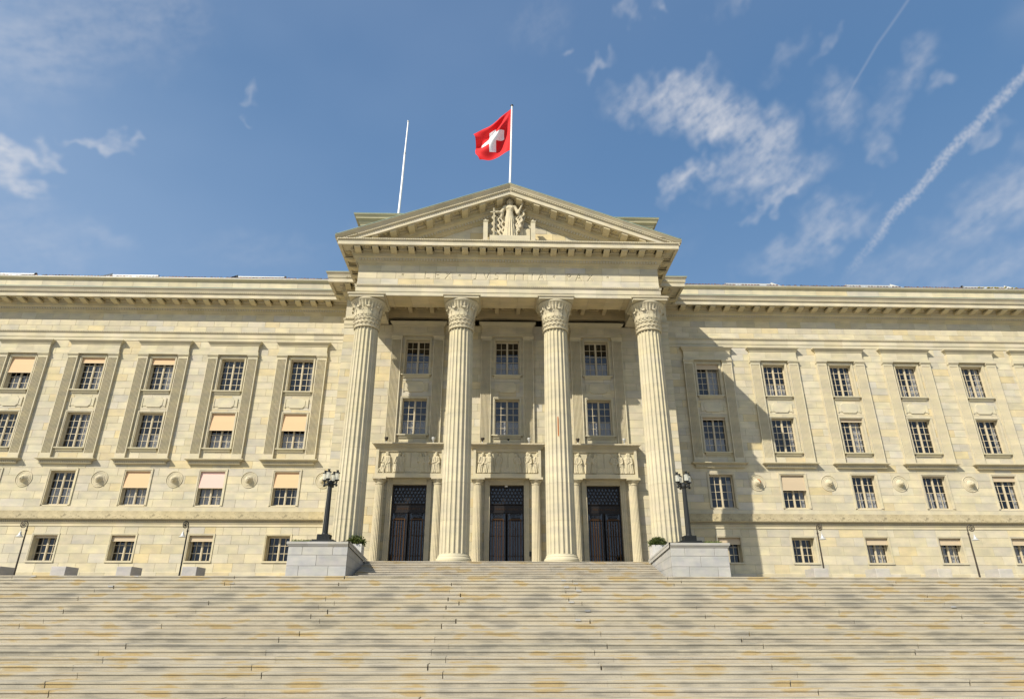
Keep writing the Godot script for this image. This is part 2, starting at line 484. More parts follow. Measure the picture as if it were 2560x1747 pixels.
func build_shell() -> void:
	var op := []
	for x in wing_x():
		op.append(Rect2(x - 0.70, 10.10, 1.40, 2.10))
		op.append(Rect2(x - 0.70, 6.75, 1.40, 2.08))
		op.append(Rect2(x - 0.74, 3.70, 1.48, 1.94))
		op.append(Rect2(x - 0.68, 0.82, 1.36, 1.44))
	for sd in [[-36.0, -9.15], [9.15, 36.0]]:
		ashlar(sd[0], sd[1], [-0.42, -0.05, 0.33], 0.11, op, 1.25, WALL)
		ashlar(sd[0], sd[1], [0.33, 0.79, 1.25, 1.72, 2.19, 2.62], 0.04, op, 1.0, WALL, 0.085)
		ashlar(sd[0], sd[1], levels(3.62, 13.2, 23), 0.0, op, 1.12, WALL, 0.085)
		ashlar(sd[0], sd[1], [13.80, 14.17, 14.56, 14.98], 0.0, [], 1.0, WALL, 0.09)
		ashlar(sd[0] + (0.0 if sd[0] < 0 else 0.02), sd[1], [16.2, 17.10], 0.2, [], 1.9, WALL, 0.08)
	# pavilion flanks and the wall behind the columns
	for sd in [[-9.15, -8.3], [8.3, 9.15]]:
		ashlar(sd[0], sd[1], levels(-0.42, 13.2, 33), 2.2, [], 0.9, WALL, 0.08)
	var ip := []
	for x in [-4.91, 0.0, 4.91]:
		ip.append(Rect2(x - 0.70, 10.28, 1.40, 2.16))
		ip.append(Rect2(x - 0.70, 6.90, 1.40, 2.10))
		ip.append(Rect2(x - 1.05, 0.2, 2.1, 4.40))
	ashlar(-8.3, 8.3, levels(0.38, 13.25, 31), 2.6, ip, 1.15, WALL, 0.08)
	# the frieze of the portico, front
	ashlar(-7.74, 7.74, [13.85, 14.185], 6.2, [], 0.95, WALL, 0.10)
	ashlar(-7.74, 7.74, [14.62, 14.985], 6.2, [], 0.95, WALL, 0.10)
	# tympanum, in steps under the raking cornice
	for i in 6:
		var y := 15.95 + i * 0.38
		var half := (18.15 - (y + 0.30)) / PITCH
		if half > 0.4:
			ashlar(-half, half, [y, y + 0.38], 6.05, [], 1.1, WALL, 0.09)
	# the attic block behind the pediment
	ashlar(-9.2, 9.2, levels(16.3, 21.0, 11), 0.7, [], 1.2, WALL, 0.08)

	var wall := grp("facade_wall", house)
	# the largest blocks in the picture are pieces of their own, the rest one mass
	var order := []
	for i in blocks.size():
		var lo: Vector3 = blocks[i][0]; var hi: Vector3 = blocks[i][1]
		var m := (lo + hi) / 2
		var dist := (m - EYE).length()
		var seen := absf(m.x) < 27.0 and not (m.y < 0.3) and m.y < 18.5 and not (m.z < 1.0 and m.y > 16.0)
		order.append([(hi.x - lo.x) * (hi.y - lo.y) / dist / dist * (1.0 if seen else 0.0), i])
	order.sort_custom(func(a, b): return a[0] > b[0])
	var rest := MB.new()
	for k in order.size():
		var b = blocks[order[k][1]]
		if k < 290:
			var one := MB.new()
			one.col = b[2]
			one.stone(b[0], b[1], 0.004)
			put("ashlar_block", one, M.stone, wall)
		else:
			rest.col = b[2]
			rest.stone(b[0], b[1], 0.004)
	var o := put("ashlar", rest, M.stone, wall)
	o.set_meta("kind", "stuff")
	put("mortar", backing, M.stone, wall)

	# sides of the pavilion and of the portico, back parts, floors and partitions of the rooms
	var s := MB.new()
	s.col = WALL
	for k in [-1.0, 1.0]:
		s.box(Vector3(minf(k * 8.3, k * 9.145), -0.4, 0.0), Vector3(maxf(k * 8.3, k * 9.145), 16.2, 2.17))
		s.box(Vector3(minf(k * 6.6, k * 7.73), 13.27, 2.62), Vector3(maxf(k * 6.6, k * 7.73), 15.6, 4.79))
	s.box(Vector3(-7.73, 13.99, 4.8), Vector3(7.73, 15.62, 6.17))
	s.box(Vector3(-8.3, 14.3, 0.0), Vector3(8.3, 16.2, 2.55))
	s.box(Vector3(-6.6, 14.25, 2.55), Vector3(6.6, 15.6, 4.8))
	s.box(Vector3(-9.18, 16.2, -6.0), Vector3(9.18, 21.0, 0.66))
	put("inner_masonry", s, M.stone, house)
	var room := MB.new()
	room.box(Vector3(-36, -0.4, -3.7), Vector3(36, 17.2, -3.5))
	for y in [-0.45, 3.0, 6.1, 9.45, 13.2]:
		room.box(Vector3(-36, y, -3.5), Vector3(36, y + 0.15, -0.06))
		room.box(Vector3(-8.2, y, -0.06), Vector3(8.2, y + 0.15, 2.2))
	for i in 8:
		for k in [-1.0, 1.0]:
			var x: float = k * (9.9 + 4.0 * i)
			room.box(Vector3(x - 0.1, -0.4, -3.5), Vector3(x + 0.1, 16.5, -0.06))
	for x in [-8.25, -2.45, 2.45, 8.25]:
		room.box(Vector3(x - 0.05, -0.4, -3.5), Vector3(x + 0.05, 16.5, 2.3))
	put("rooms", room, M.interior, house)

	# soffit of the portico's architrave, in slabs, and the coffered ceiling behind it
	var n := 17
	for i in n:
		var x0 := -7.76 + 15.52 * i / n; var x1 := -7.76 + 15.52 * (i + 1) / n
		var sl := MB.new()
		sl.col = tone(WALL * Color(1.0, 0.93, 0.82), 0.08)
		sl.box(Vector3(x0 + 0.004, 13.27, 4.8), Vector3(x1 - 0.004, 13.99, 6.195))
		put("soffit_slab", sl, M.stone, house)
	var ce := MB.new()
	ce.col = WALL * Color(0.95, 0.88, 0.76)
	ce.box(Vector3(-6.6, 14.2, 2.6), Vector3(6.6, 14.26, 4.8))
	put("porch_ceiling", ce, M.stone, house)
	var beam := MB.new()
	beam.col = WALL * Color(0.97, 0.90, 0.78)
	beam.box(Vector3(-0.11, 13.86, 2.6), Vector3(0.11, 14.2, 4.8))
	var bm := beam.done()
	for i in 10:
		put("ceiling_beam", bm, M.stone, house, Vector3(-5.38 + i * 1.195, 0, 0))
	var cross := MB.new()
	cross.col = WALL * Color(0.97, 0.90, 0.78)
	cross.box(Vector3(-6.6, 13.90, 3.62), Vector3(6.6, 14.2, 3.82))
	cross.box(Vector3(-6.6, 13.6, 2.603), Vector3(6.6, 14.2, 2.85))
	cross.box(Vector3(-6.6, 13.90, 4.62), Vector3(6.6, 14.2, 4.8))
	put("ceiling_beam", cross, M.stone, house)
	var cof := MB.new()
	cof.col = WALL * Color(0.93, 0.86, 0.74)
	for e in [[-0.36, -0.25, -0.25, 0.25], [0.25, 0.36, -0.25, 0.25], [-0.36, 0.36, 0.25, 0.36], [-0.36, 0.36, -0.36, -0.25]]:
		cof.box(Vector3(e[0], 0, e[2]), Vector3(e[1], 0.10, e[3]))
	var cm := cof.done()
	for i in 11:
		for z in [3.23, 4.22]:
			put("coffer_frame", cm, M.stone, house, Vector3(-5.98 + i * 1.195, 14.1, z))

func build_entablature() -> void:
	var e := grp("entablature", house)
	var mb := MB.new()
	# architrave bands and taenia
	var full := PLAN
	moulding(mb, full, [Vector2(0.0, 13.20), Vector2(0.02, 13.22), Vector2(0.02, 13.415), Vector2(0.045, 13.425), Vector2(0.045, 13.67), Vector2(0.07, 13.68), Vector2(0.085, 13.74), Vector2(0.11, 13.80), Vector2(0.0, 13.83)], WALL, 1.1, 0.09)
	# the portico's own frieze returns along its sides
	moulding(mb, [Vector2(-9.15, 0), Vector2(-9.15, 2.2), Vector2(-7.74, 2.2), Vector2(-7.74, 6.17)], [Vector2(0.0, 13.83), Vector2(0.0, 14.97)], WALL)
	moulding(mb, [Vector2(7.74, 6.17), Vector2(7.74, 2.2), Vector2(9.15, 2.2), Vector2(9.15, 0)], [Vector2(0.0, 13.83), Vector2(0.0, 14.97)], WALL)
	put("architrave", mb, M.stone, e)
	var bed := MB.new()
	moulding(bed, full, [Vector2(0.0, 14.95), Vector2(0.03, 14.97), Vector2(0.03, 15.04), Vector2(0.07, 15.06), Vector2(0.07, 15.09), Vector2(0.10, 15.11), Vector2(0.13, 15.20), Vector2(0.21, 15.29), Vector2(0.27, 15.33), Vector2(0.27, 15.36), Vector2(0.30, 15.36), Vector2(0.30, 15.62)], WALL * Color(0.97, 0.93, 0.82), 1.0, 0.09)
	put("bed_moulding", bed, M.stone, e)
	var cor := MB.new()
	moulding(cor, full, [Vector2(0.30, 15.62), Vector2(0.40, 15.62), Vector2(0.40, 15.72), Vector2(0.80, 15.72), Vector2(0.80, 15.62), Vector2(0.95, 15.62), Vector2(0.95, 15.815)], WALL * Color(1.02, 1.02, 1.04), 1.15, 0.05)
	put("corona", cor, M.stone, e)
	var top := MB.new()
	moulding(top, full, [Vector2(0.95, 15.815), Vector2(0.97, 15.83), Vector2(0.97, 15.86), Vector2(1.0, 15.88), Vector2(1.01, 15.93), Vector2(0.99, 15.97), Vector2(0.0, 16.02)], WALL * Color(0.90, 0.90, 0.90), 1.0, 0.10)
	# the gutter moulding, left out along the front of the portico
	var sima := [Vector2(0.98, 15.97), Vector2(1.0, 15.99), Vector2(1.01, 16.04), Vector2(1.05, 16.11), Vector2(1.09, 16.15), Vector2(1.09, 16.20), Vector2(0.0, 16.26)]
	moulding(top, [Vector2(-36, 0), Vector2(-9.15, 0), Vector2(-9.15, 2.2), Vector2(-7.74, 2.2), Vector2(-7.74, 7.2)], sima, WALL * Color(0.88, 0.88, 0.90), 1.3, 0.05)
	moulding(top, [Vector2(7.74, 7.2), Vector2(7.74, 2.2), Vector2(9.15, 2.2), Vector2(9.15, 0), Vector2(36, 0)], sima, WALL * Color(0.88, 0.88, 0.90), 1.3, 0.05)
	put("gutter_moulding", top, M.stone, e)
	var lip := MB.new()
	var lp := [Vector2(1.085, 16.195), Vector2(1.105, 16.195), Vector2(1.105, 16.225), Vector2(0.6, 16.28)]
	moulding(lip, [Vector2(-36, 0), Vector2(-9.15, 0), Vector2(-9.15, 2.2), Vector2(-7.74, 2.2), Vector2(-7.74, 7.2)], lp, Color.WHITE)
	moulding(lip, [Vector2(7.74, 7.2), Vector2(7.74, 2.2), Vector2(9.15, 2.2), Vector2(9.15, 0), Vector2(36, 0)], lp, Color.WHITE)
	put("copper_edge", lip, M.copper, e)
	# beads
	var bead := little(0.055, 0.075, 0.04)
	var pl := []
	var egg := little(0.075, 0.09, 0.05)
	var eg := []
	var tongue := little(0.085, 0.16, 0.055)
	var tg := []
	for i in full.size() - 1:
		var ext := 0.98
		var a: Vector2 = full[i]; var b: Vector2 = full[i + 1]
		if absf(a.y - b.y) < 0.01:
			along(pl, Vector2(a.x, a.y), Vector2(b.x, b.y), 13.755, 0.085, 0.10)
			along(eg, Vector2(a.x - (ext if i == 4 else 0.0), a.y), Vector2(b.x + (ext if i == 4 else 0.0), b.y), 15.92, 0.985, 0.115)
			along(tg, Vector2(a.x, a.y), Vector2(b.x, b.y), 15.23, 0.15, 0.15)
		else:
			along(pl, a, b, 13.755, 0.085, 0.10)
			along(tg, a, b, 15.23, 0.15, 0.15)
	many("bead_course", bead, pl, e, M.stone)
	many("egg_course", egg, eg, e, M.stone)
	many("tongue_course", tongue, tg, e, M.stone)
	# brackets and rosettes under the corona
	var br := MB.new()
	br.col = WALL * Color(1.0, 0.96, 0.86)
	br.run_x([Vector2(0.30, 15.46), Vector2(0.50, 15.455), Vector2(0.70, 15.50), Vector2(0.82, 15.515), Vector2(0.865, 15.545), Vector2(0.865, 15.617), Vector2(0.30, 15.617)], -0.155, 0.155, true)
	br.run_x([Vector2(0.401, 15.6), Vector2(0.799, 15.6), Vector2(0.799, 15.71), Vector2(0.401, 15.71)], -0.23, 0.23, true)
	br.quad(Vector3(-0.23, 15.6, 0.401), Vector3(0.23, 15.6, 0.401), Vector3(0.23, 15.6, 0.799), Vector3(-0.23, 15.6, 0.799))
	var bmesh := br.done()
	var ro := MB.new()
	ro.col = WALL * Color(0.95, 0.90, 0.78)
	for k in 7:
		var t := TAU * k / 7
		ro.lathe([Vector2(0.0, -0.055), Vector2(0.035, -0.045), Vector2(0.05, -0.02), Vector2(0.045, 0.0)], 7, Vector3(cos(t) * 0.085, 0, sin(t) * 0.085))
	ro.lathe([Vector2(0.0, -0.08), Vector2(0.03, -0.07), Vector2(0.045, -0.03), Vector2(0.045, 0.0)], 8, Vector3.ZERO)
	ro.lathe([Vector2(0.14, -0.02), Vector2(0.155, 0.0)], 14, Vector3.ZERO)
	var rmesh := ro.done()
	var spots := []
	for i in 9:
		for k in [-1.0, 1.0]:
			spots.append([Vector2(k * (0.455 + 0.91 * i), 6.2), 0.0, k * (0.91 * i if i else 0.0)])
	for i in 4:
		for k in [-1.0, 1.0]:
			spots.append([Vector2(k * 7.74, 5.75 - 0.91 * i), k * PI / 2, 0.0])
	for k in [-1.0, 1.0]:
		spots.append([Vector2(k * 9.05, 2.2), 0.0, 0.0])
		spots.append([Vector2(k * 9.15, 1.55), k * PI / 2, 0.0])
		for i in 26:
			spots.append([Vector2(k * (10.65 + 0.9 * i), 0.0), 0.0, 0.0])
	var n := 0
	for q in spots:
		var o := put("bracket", bmesh, M.stone, e, Vector3(q[0].x, 0, q[0].y))
		o.rotation.y = q[1]
		var side := Vector3(0.455, 15.70, 0.6)
		if n < 26 and not (q[0].x > 8.6):
			var p := Basis(Vector3.UP, q[1]) * side
			var rr := put("rosette", rmesh, M.stone, e, o.position + p)
			rr.rotation.y = n * 0.4
		n += 1
	for k in range(-4, 23):
		for sd in [-1.0, 1.0]:
			if k >= 0:
				put("rosette", rmesh, M.stone, e, Vector3(sd * (11.1 + 0.9 * k), 15.70, 0.6))

func build_pediment() -> void:
	var e := grp("pediment", house)
	var wall := MB.new()
	wall.col = WALL
	wall.tri(Vector3(-8.6, 15.9, 6.035), Vector3(8.6, 15.9, 6.035), Vector3(0, 19.15, 6.035))
	put("tympanum", wall, M.stone, e)
	var parts := {
		"raking_bed_moulding": [[Vector2(6.04, 18.14), Vector2(6.10, 18.16), Vector2(6.10, 18.23), Vector2(6.14, 18.25), Vector2(6.17, 18.30), Vector2(6.24, 18.42), Vector2(6.33, 18.52), Vector2(6.36, 18.55), Vector2(6.40, 18.55), Vector2(6.40, 18.84)], Color(0.97, 0.93, 0.82)],
		"raking_corona": [[Vector2(6.40, 18.84), Vector2(6.50, 18.84), Vector2(6.50, 18.96), Vector2(6.93, 18.96), Vector2(6.93, 18.86), Vector2(7.09, 18.86), Vector2(7.09, 19.045)], Color(1.02, 1.02, 1.04)],
		"raking_gutter": [[Vector2(7.09, 19.045), Vector2(7.11, 19.06), Vector2(7.11, 19.09), Vector2(7.15, 19.12), Vector2(7.15, 19.17), Vector2(7.13, 19.20), Vector2(7.17, 19.22), Vector2(7.19, 19.28), Vector2(7.25, 19.36), Vector2(7.28, 19.385), Vector2(7.28, 19.43)], Color(0.92, 0.92, 0.92)],
		"copper_edge": [[Vector2(7.275, 19.425), Vector2(7.30, 19.425), Vector2(7.30, 19.455), Vector2(6.3, 19.50)], Color(1, 1, 1)],
	}
	for nm in parts:
		var mb := MB.new()
		var pr: Array = parts[nm][0]
		var n := 18
		for k in n:
			mb.col = tone(WALL * parts[nm][1], 0.06) if nm != "copper_edge" else Color.WHITE
			var xa := -8.84 + 17.68 * k / n; var xb := -8.84 + 17.68 * (k + 1) / n
			for j in pr.size() - 1:
				var q := []
				for c in [[xa, j], [xb, j], [xb, j + 1], [xa, j + 1]]:
					var p: Vector2 = pr[c[1]]
					q.append(Vector3(c[0], maxf(p.y - PITCH * absf(c[0]), 15.95), p.x))
				if absf(q[0].y - q[3].y) + absf(q[1].y - q[2].y) + absf(q[0].z - q[3].z) > 0.002:
					mb.quad(q[0], q[1], q[2], q[3])
		put(nm, mb, M.copper if nm == "copper_edge" else M.stone, e)
	var roof := MB.new()
	for k in [-1.0, 1.0]:
		var a := Vector3(k * 8.84, 19.47 - PITCH * 8.84, 7.2); var b := Vector3(0, 19.47, 7.2)
		var c := Vector3(0, 19.47, 0.6); var d := Vector3(k * 8.84, 19.47 - PITCH * 8.84, 0.6)
		if k < 0: roof.quad(a, b, c, d)
		else: roof.quad(b, a, d, c)
	put("gable_roof", roof, M.copper, e)
	# ornament rows under the slope
	var tg := []; var eg := []
	for k in [-1.0, 1.0]:
		var dx := 0.145
		for i in 50:
			var x: float = k * (0.15 + dx * i)
			var y := 18.40 - PITCH * absf(x)
			if y > 16.1:
				tg.append(Transform3D(Basis(Vector3(0, 0, 1), -k * 0.36), Vector3(x, y, 6.215)))
		for i in 76:
			var x2: float = k * (0.1 + 0.115 * i)
			eg.append(Transform3D(Basis(Vector3(0, 0, 1), -k * 0.36), Vector3(x2, 19.145 - PITCH * absf(x2), 7.145)))
	many("tongue_course", little(0.085, 0.2, 0.055), tg, e, M.stone)
	many("egg_course", little(0.075, 0.075, 0.045), eg, e, M.stone)
	for k in [-1.0, 1.0]:
		var br := MB.new()
		br.col = WALL * Color(1.0, 0.96, 0.86)
		var h := 0.155
		var sl: float = -k * PITCH
		var pr := [Vector2(6.40, -0.17), Vector2(6.70, -0.15), Vector2(6.90, -0.12), Vector2(7.02, -0.09), Vector2(7.02, 0.02), Vector2(6.40, 0.02)]
		for i in pr.size():
			var a: Vector2 = pr[i]; var b: Vector2 = pr[(i + 1) % pr.size()]
			br.quad(Vector3(-h, a.y - sl * h, a.x), Vector3(h, a.y + sl * h, a.x), Vector3(h, b.y + sl * h, b.x), Vector3(-h, b.y - sl * h, b.x))
		for s: float in [-1.0, 1.0]:
			for i in range(1, pr.size() - 1):
				br.face(Vector3(s * h, pr[0].y + sl * s * h, pr[0].x), Vector3(s * h, pr[i].y + sl * s * h, pr[i].x), Vector3(s * h, pr[i + 1].y + sl * s * h, pr[i + 1].x), Vector3(s, 0, 0))
		for s: float in [-1.0, 1.0]:
			var x0: float = s * 0.155; var x1: float = s * 0.235
			br.quad(Vector3(minf(x0, x1), 0.0 + sl * minf(x0, x1), 6.5), Vector3(maxf(x0, x1), 0.0 + sl * maxf(x0, x1), 6.5), Vector3(maxf(x0, x1), sl * maxf(x0, x1), 6.93), Vector3(minf(x0, x1), sl * minf(x0, x1), 6.93))
			br.face(Vector3(x1, sl * x1, 6.5), Vector3(x1, sl * x1, 6.93), Vector3(x1, sl * x1 + 0.1, 6.93), Vector3(s, 0, 0))
			br.face(Vector3(x1, sl * x1, 6.5), Vector3(x1, sl * x1 + 0.1, 6.93), Vector3(x1, sl * x1 + 0.1, 6.5), Vector3(s, 0, 0))
		var bm := br.done()
		var ro := MB.new()
		ro.col = WALL * Color(0.95, 0.90, 0.78)
		ro.lathe([Vector2(0.0, -0.07), Vector2(0.06, -0.06), Vector2(0.07, -0.03), Vector2(0.13, -0.03), Vector2(0.15, 0.03)], 12, Vector3.ZERO)
		var rm := ro.done()
		for i in 8:
			var x: float = k * (0.515 + 0.911 * i)
			if 18.86 - PITCH * absf(x) > 16.0:
				put("bracket", bm, M.stone, e, Vector3(x, 18.85 - PITCH * absf(x), 0))
			var xr: float = k * (0.97 + 0.911 * i)
			if i < 7:
				put("rosette", rm, M.stone, e, Vector3(xr, 18.94 - PITCH * absf(xr), 6.72))
	# the attic cornice
	var at := grp("attic_cornice", house)
	var mb2 := MB.new()
	moulding(mb2, [Vector2(-9.2, -6), Vector2(-9.2, 0.7), Vector2(9.2, 0.7), Vector2(9.2, -6)], [Vector2(0.0, 20.95), Vector2(0.04, 20.97), Vector2(0.06, 21.05), Vector2(0.12, 21.12), Vector2(0.14, 21.17), Vector2(0.14, 21.24), Vector2(0.20, 21.30), Vector2(0.30, 21.34), Vector2(0.30, 21.40), Vector2(0.36, 21.50), Vector2(0.42, 21.56), Vector2(0.42, 21.62)], WALL * Color(0.80, 0.82, 0.74), 1.4, 0.06)
	put("moulding", mb2, M.stone, at)
	var cap := MB.new()
	moulding(cap, [Vector2(-9.2, -6), Vector2(-9.2, 0.7), Vector2(9.2, 0.7), Vector2(9.2, -6)], [Vector2(0.41, 21.615), Vector2(0.44, 21.615), Vector2(0.44, 21.65), Vector2(0.0, 21.68)], Color.WHITE)
	cap.box(Vector3(-9.21, 21.62, -6), Vector3(9.21, 21.675, 0.71))
	put("copper_edge", cap, M.copper, at)

# letters of the frieze, cut into the stone
func strokes() -> Array:
	var r := []
	var G := {
		"L": [[0, 1, 0, 0], [0, 0, 0.55, 0]], "E": [[0, 1, 0, 0], [0, 0, 0.52, 0], [0, 0.52, 0.42, 0.52], [0, 1, 0.52, 1]], "X": [[0, 1, 0.7, 0], [0.7, 1, 0, 0]],
		"J": [[0.4, 1, 0.4, 0.2], [0.4, 0.2, 0.3, 0.03], [0.3, 0.03, 0.1, 0.0]], "V": [[0, 1, 0.36, 0], [0.36, 0, 0.72, 1]], "S": [[0.5, 0.88, 0.3, 1], [0.3, 1, 0.08, 0.9], [0.08, 0.9, 0.06, 0.68], [0.06, 0.68, 0.44, 0.38], [0.44, 0.38, 0.46, 0.14], [0.46, 0.14, 0.24, 0], [0.24, 0, 0.0, 0.1]],
		"T": [[0.35, 1, 0.35, 0], [0, 1, 0.7, 1]], "I": [[0, 1, 0, 0]], "A": [[0, 0, 0.38, 1], [0.38, 1, 0.76, 0], [0.14, 0.36, 0.62, 0.36]], "P": [[0, 1, 0, 0], [0, 1, 0.36, 0.98], [0.36, 0.98, 0.48, 0.76], [0.48, 0.76, 0.36, 0.5], [0.36, 0.5, 0, 0.48]],
	}
	var H := 0.40; var Y := 14.215
	for q in [["L", 1067.7], ["E", 1093.0], ["X", 1119.3], ["J", 1186.2], ["V", 1215.7], ["S", 1241.5], ["T", 1266.0], ["I", 1287.3], ["T", 1308.6], ["I", 1331.0], ["A", 1353.6], ["P", 1424.0], ["A", 1448.3], ["X", 1477.8]]:
		var x: float = (q[1] - 1271.7) * 0.02048
		var w := 0.0
		for s in G[q[0]]: w = maxf(w, maxf(s[0], s[2]))
		for s in G[q[0]]:
			r.append([Vector2(x + (s[0] - w / 2) * H, Y + s[1] * H), Vector2(x + (s[2] - w / 2) * H, Y + s[3] * H), 0.035])
	for x in [-5.43, -2.52, 2.35, 5.13]:
		for k in 6:
			var a := TAU * k / 6; var b := TAU * (k + 1) / 6
			r.append([Vector2(x + cos(a) * 0.05, Y + 0.2 + sin(a) * 0.05), Vector2(x + cos(b) * 0.05, Y + 0.2 + sin(b) * 0.05), 0.03])
	return r

func build_inscription() -> void:
	var ins := grp("inscribed_course", house)
	var st := strokes()
	var n := 16
	var cell := 0.0155
	for i in n:
		var x0 := -7.74 + 15.48 * i / n + 0.004; var x1 := -7.74 + 15.48 * (i + 1) / n - 0.004
		var near := []
		for s in st:
			if maxf(s[0].x, s[1].x) > x0 - 0.1 and minf(s[0].x, s[1].x) < x1 + 0.1: near.append(s)
		var mb := MB.new()
		mb.col = tone(WALL, 0.09)
		var y0 := 14.19; var y1 := 14.615
		if near.is_empty():
			mb.stone(Vector3(x0, y0, 6.1), Vector3(x1, y1, 6.2), 0.004)
		else:
			var nx := int((x1 - x0) / cell); var ny := int((y1 - y0 - 0.008) / cell)
			var gz := []
			for yi in ny + 1:
				var row := PackedFloat32Array()
				for xi in nx + 1:
					var p := Vector2(lerpf(x0, x1, float(xi) / nx), lerpf(y0, y1, float(yi) / ny))
					var d := 1.0
					for s in near:
						d = minf(d, seg_d(p, s[0], s[1]) / float(s[2]))
					row.push_back(6.2 - 0.035 * clampf(1.0 - d, 0.0, 1.0))
				gz.append(row)
			for yi in ny:
				for xi in nx:
					var xa := lerpf(x0, x1, float(xi) / nx); var xb := lerpf(x0, x1, float(xi + 1) / nx)
					var ya := lerpf(y0, y1, float(yi) / ny); var yb := lerpf(y0, y1, float(yi + 1) / ny)
					mb.quad(Vector3(xa, ya, gz[yi][xi]), Vector3(xb, ya, gz[yi][xi + 1]), Vector3(xb, yb, gz[yi + 1][xi + 1]), Vector3(xa, yb, gz[yi + 1][xi]))
		put("ashlar_block", mb, M.stone, ins)
	var back := MB.new()
	back.col = Color(0.25, 0.22, 0.16)
	back.quad(Vector3(-7.74, 14.17, 6.16), Vector3(7.74, 14.17, 6.16), Vector3(7.74, 14.63, 6.16), Vector3(-7.74, 14.63, 6.16))
	put("mortar", back, M.stone, ins)

# ---------------------------------------------------------------- columns
func flute_ring(r: float, flutes: int, depth: float) -> PackedVector2Array:
	var p := PackedVector2Array()
	for f in flutes:
		for t: float in [-1.0, -0.84, -0.66, -0.36, 0.0, 0.36, 0.66, 0.84]:
			var a := (f + 0.5 + t * 0.5) / flutes * TAU
			var d := 0.0 if absf(t) >= 0.83 else depth * sqrt(maxf(0.0, 1.0 - pow(t / 0.84, 2)))
			p.push_back(Vector2(cos(a), sin(a)) * (r - d))
	return p

func fluted(mb: MB, y0: float, y1: float, r0: float, r1: float, flutes: int, depth: float, at := Vector3.ZERO) -> void:
	var a := flute_ring(r0, flutes, depth); var b := flute_ring(r1, flutes, depth * r1 / r0)
	var n := a.size()
	for i in n:
		var j := (i + 1) % n
		mb.quad(at + Vector3(a[j].x, y0, a[j].y), at + Vector3(a[i].x, y0, a[i].y), at + Vector3(b[i].x, y1, b[i].y), at + Vector3(b[j].x, y1, b[j].y))
		mb.face(at + Vector3(0, y0, 0), at + Vector3(a[i].x, y0, a[i].y), at + Vector3(a[j].x, y0, a[j].y), Vector3.DOWN)
		mb.face(at + Vector3(0, y1, 0), at + Vector3(b[i].x, y1, b[i].y), at + Vector3(b[j].x, y1, b[j].y), Vector3.UP)

func leaf(mb: MB, ang: float, pts: Array, lobes := 0.0) -> void:
	# pts: [radius, height, half width, middle raised]
	var d := Vector3(cos(ang), 0, sin(ang)); var s := Vector3(-sin(ang), 0, cos(ang))
	for i in pts.size() - 1:
		var a = pts[i]; var b = pts[i + 1]
		for k in [-1.0, 1.0]:
			var j: float = lobes * (0.5 if i % 2 else -0.5)
			var a0: Vector3 = d * (a[0] + a[3]) + Vector3(0, a[1], 0); var a1: Vector3 = d * a[0] + s * k * (a[2] + j) + Vector3(0, a[1], 0)
			var b0: Vector3 = d * (b[0] + b[3]) + Vector3(0, b[1], 0); var b1: Vector3 = d * b[0] + s * k * (b[2] - j) + Vector3(0, b[1], 0)
			if k > 0: mb.quad(a1, a0, b0, b1)
			else: mb.quad(a0, a1, b1, b0)

